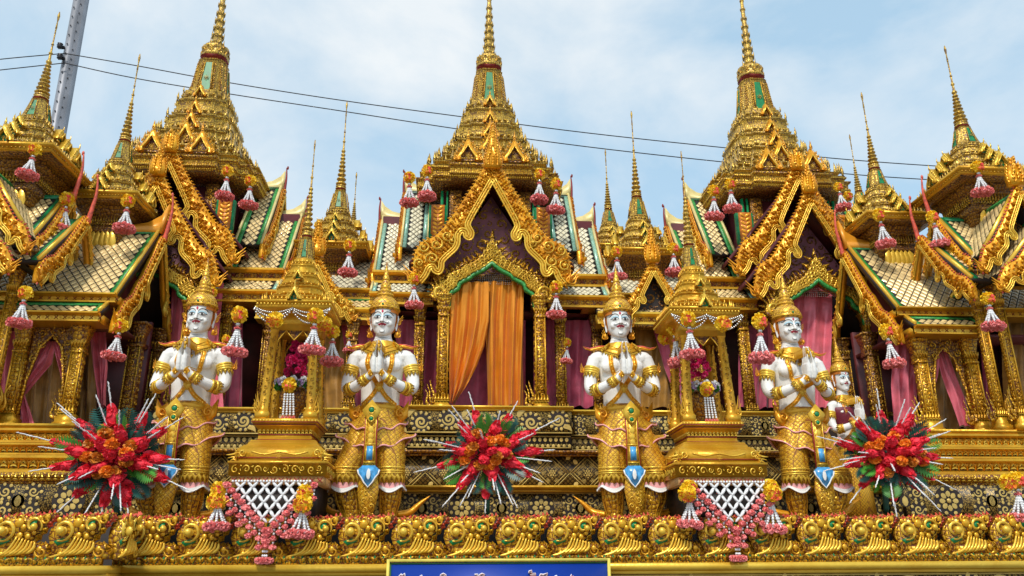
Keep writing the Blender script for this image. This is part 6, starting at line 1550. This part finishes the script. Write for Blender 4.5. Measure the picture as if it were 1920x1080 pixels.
    # swags of jasmine along the eave
    for s in (-1, 1):
        for kk, sag in enumerate((.035, .06, .10)):
            g_ = thing('bud_swag', 'strand of grey white buds sagging under the '+('left' if x < 0 else 'right')+' shrine eave, '+('outer left' if s < 0 else 'inner right')+' half, '+('upper', 'middle', 'lowest')[kk], 'garland', (x, cy-.33, 1.80), 'jasmine swags of the shrines') if False else None
            b = MB(); n = 18
            for i in range(n+1):
                q = i/n; b.add(ico(1, 6, 4), TR(x+s*.27*q, cy-.30-.012*kk, 1.79-.01*kk-sag*4*q*(1-q))@SC(.0095, .008, .008))
            o = b.build('bud_swag', [BEAD2], None, org=(x+s*.15, cy-.335, 1.75))
            tag(o, ('upper', 'middle', 'lowest')[kk]+' strand of silver buds on the '+('left' if s < 0 else 'right')+' half of the '+('left' if x < 0 else 'right')+' shrine eave', 'bud strand', 'bud strands of the shrines')
    return t
small_shrine(at(518, 905, 5.7).x+.0, 'small golden spired shrine between the first and second praying statues')
small_shrine(at(1355, 903, 5.7).x, 'small golden spired shrine between the third and fourth praying statues')
# ------------------------------------------------------------------ curtains
def cpx(name, label, rows, Y, mat, pleats=9, amp=.03, seed=0, group='silk curtains of the halls', nu=60):
    """rows: (py, px left, px right) down the cloth, hung on the plane y = Y"""
    P = []
    for r in rows:
        yy = Y+(r[3] if len(r) > 3 else 0); a = at(r[1], r[0], yy); c = at(r[2], r[0], yy); P.append((0, a.x, c.x, yy, (a.z+c.z)/2))
    return curtain(name, label, P, mat, pleats, amp, nu, 26, None, seed, group)
cpx('curtain', 'left half of the orange silk door curtain, swept aside at its hem', [(528, 845, 916), (600, 843, 917), (650, 842, 908), (690, 842, 893), (730, 843, 872), (757, 843, 853)], 8.02, SILK_O, 3.3, 0.055, 2)
cpx('curtain', 'right half of the orange silk door curtain, hanging straight', [(528, 914, 982), (600, 911, 981), (680, 913, 981), (762, 915, 982)], 8.06, SILK_O, 3.7, 0.055, 5)
cpx('curtain', 'plum cloth behind the orange door curtain', [(600, 842, 985), (763, 842, 985)], 8.3, SILK_V, 4.3, 0.027, 6)
cpx('curtain', 'plum curtain between the left columns of the central hall', [(600, 742, 838), (763, 742, 838)], 8.55, SILK_V, 3.7, 0.034, 7)
cpx('curtain', 'plum curtain between the right columns of the central hall', [(600, 1000, 1112), (763, 1000, 1112)], 8.55, SILK_V, 4.3, 0.034, 8)
cpx('curtain', 'old gold curtain seen between the left shrine and the second statue', [(610, 575, 668), (700, 575, 662), (765, 575, 668)], 8.5, SILK_G, 3.1, 0.041, 9)
cpx('curtain', 'plum curtain drawn aside left of the second statue', [(610, 640, 705), (690, 652, 700), (765, 668, 705)], 8.4, SILK_V, 2.5, 0.041, 10)
cpx('curtain', 'old gold curtain between the third statue and the right shrine', [(615, 1190, 1300), (765, 1200, 1300)], 8.5, SILK_G, 3.1, 0.041, 11)
cpx('curtain', 'plum curtain drawn aside between the third statue and the right shrine', [(620, 1225, 1300), (690, 1245, 1300), (765, 1275, 1300)], 8.4, SILK_V, 2.5, 0.041, 12)
cpx('curtain', 'plum curtain behind the shoulder of the first statue', [(600, 395, 455), (765, 395, 455)], 8.5, SILK_V, 2.5, 0.034, 13)
cpx('curtain', 'dusty pink door curtain of the left hall', [(530, 322, 420), (640, 318, 410), (765, 316, 420)], 8.2, SILK_P, 3.7, 0.041, 14)
cpx('curtain', 'dusty pink drape left of the first statue', [(648, 238, 330), (700, 230, 326), (765, 225, 325)], 8.45, SILK_P, 3.1, 0.041, 15)
cpx('curtain', 'dusty pink door curtain of the right hall behind the fourth statue', [(528, 1436, 1560), (650, 1440, 1556), (765, 1440, 1556)], 8.2, SILK_P, 3.7, 0.047, 16)
cpx('curtain', 'plum curtain of the right hall beside the right shrine', [(610, 1385, 1440), (765, 1385, 1440)], 8.5, SILK_V, 2.5, 0.034, 17)
cpx('curtain', 'small orange cloth in the dark opening right of the female figure', [(665, 1612, 1642), (722, 1612, 1642)], 8.4, SILK_O, 1.9, 0.020, 18)
cpx('curtain', 'dusty pink curtain left of the right pavilion columns', [(640, 1676, 1722), (720, 1674, 1720), (803, 1680, 1726)], 7.25, SILK_P, 3.1, 0.041, 19)
cpx('curtain', 'red pink sash crossing the right pavilion doorway to the right', [(655, 1752, 1775), (700, 1765, 1792), (745, 1782, 1812), (800, 1800, 1822)], 7.12, SILK_P, 1.9, 0.027, 20)
cpx('curtain', 'pink drape tied to the left post of the right pavilion doorway', [(655, 1752, 1762), (700, 1742, 1758), (745, 1738, 1746), (775, 1738, 1745), (800, 1738, 1752)], 7.10, SILK_P, 1.9, 0.020, 21)
cpx('curtain', 'old gold curtain inside the right pavilion doorway', [(640, 1735, 1830), (803, 1735, 1830)], 7.35, SILK_G, 3.1, 0.041, 22)
cpx('curtain', 'plum curtain right of the right pavilion doorway', [(640, 1838, 1862), (803, 1846, 1872)], 7.35, SILK_V, 1.9, 0.041, 23)
cpx('curtain', 'old gold curtain at the right edge of the right pavilion', [(590, 1875, 1960), (803, 1885, 1975)], 7.3, SILK_G, 3.1, 0.041, 24)
cpx('curtain', 'dusty pink curtain right of the left pavilion doorway', [(622, 168, 200), (690, 175, 203), (740, 184, 198), (762, 186, 197)], 7.3, SILK_P, 2.5, 0.034, 25)
cpx('curtain', 'pink drape drawn to the left post of the left pavilion doorway', [(640, 86, 104), (680, 62, 95), (715, 46, 66), (738, 40, 47)], 7.12, SILK_P, 2.5, 0.027, 26)
cpx('curtain', 'lower tail of the pink drape on the left doorway post', [(740, 39, 46), (770, 38, 56), (797, 37, 66)], 7.12, SILK_P, 1.9, 0.027, 27)
cpx('curtain', 'narrow pink drape falling to the right of the left doorway', [(640, 98, 108), (680, 108, 118), (720, 118, 128), (760, 118, 128), (797, 108, 128)], 7.10, SILK_P, 1.9, 0.020, 28)
cpx('curtain', 'old gold curtain inside the left pavilion doorway', [(640, 44, 140), (800, 44, 140)], 7.35, SILK_G, 3.1, 0.041, 29)
cpx('curtain', 'dusty pink curtain at the left edge of the left pavilion', [(620, -20, 28), (800, -30, 24)], 7.3, SILK_P, 2.5, 0.041, 30)
cpx('curtain', 'old gold curtain right of the left pavilion column', [(625, 150, 178), (797, 142, 180)], 7.6, SILK_G, 1.9, 0.027, 31)

# ------------------------------------------------------------------ pole and wires
YP = 13.
pa, pb_ = at(152, 0, YP), at(101, 285, YP); pxm = (pa.x+pb_.x)/2
up = thing('utility_pole', 'grey steel utility pole with bolt holes behind the leftmost turret', 'utility pole', (pb_.x, YP, -EYE))
b = MB(); dx = (pa.x-pb_.x)/(pa.z-pb_.z); w2 = .105
def shp(z, q): 
    x0 = pb_.x+dx*(z-pb_.z)
    return [(x0+a*q, YP+c*q, z) for a, c in ((-1, -.55), (-.55, -1), (.25, -1), (.30, -.7), (1, -.7), (1, .7), (-1, .7))]
b.add(rings([shp(-EYE, w2*1.45), shp(4, w2*1.2), shp(12, w2*1.0)])); b.build('shaft', [STEEL], up)
b = MB()
for i in range(44):
    z = 3.2+.2*i; x0 = pb_.x+dx*(z-pb_.z)
    for a in (-.35, .55): b.add(lathe([(.014, -.004), (.014, .004)], 7), TR(x0+a*w2, YP-(1.22 if a < 0 else .9)*w2, z+(.1 if a > 0 else 0))@RX(pi/2))
b.build('bolt_hole', [INK], up, kind='stuff')
for py in (97, 117):
    q = at(121, py, YP); b = MB()
    b.add(lathe([(.02, -.05), (.05, -.04), (.03, -.02), (.055, 0), (.03, .02), (.05, .04), (.02, .05)], 10), TR(q.x, YP-.18, q.z)); b.add(box(q.x-.06, q.x+.06, YP-.16, YP-.1, q.z-.02, q.z+.02)); b.build('insulator', [INK], up)
def wire(P, Y, label):
    Q = [at(x, y, Y) for x, y in P]; Q = [tuple(q) for q in catmull([tuple(q) for q in Q], 6)]
    b = MB(); b.add(tube(Q, .0095, 5)); o = b.build('overhead_wire', [WIRE], None, org=Q[0]); tag(o, label, 'wire', 'overhead wires')
YW = YP-.2
wire([(-60, 118), (20, 109), (121, 100)], YW, 'upper black wire reaching the pole from the left edge'); wire([(-60, 138), (20, 129), (121, 118)], YW, 'lower black wire reaching the pole from the left edge')
wire([(121, 100), (250, 122), (430, 155), (640, 188), (860, 218), (1100, 249), (1350, 276), (1600, 300), (1800, 314), (2050, 328)], YW, 'upper black wire crossing the whole sky behind the spires')
wire([(121, 118), (250, 146), (430, 176), (640, 208), (860, 242), (1100, 275), (1350, 303), (1600, 327), (1800, 340), (2050, 352)], YW, 'lower black wire crossing the whole sky behind the spires')
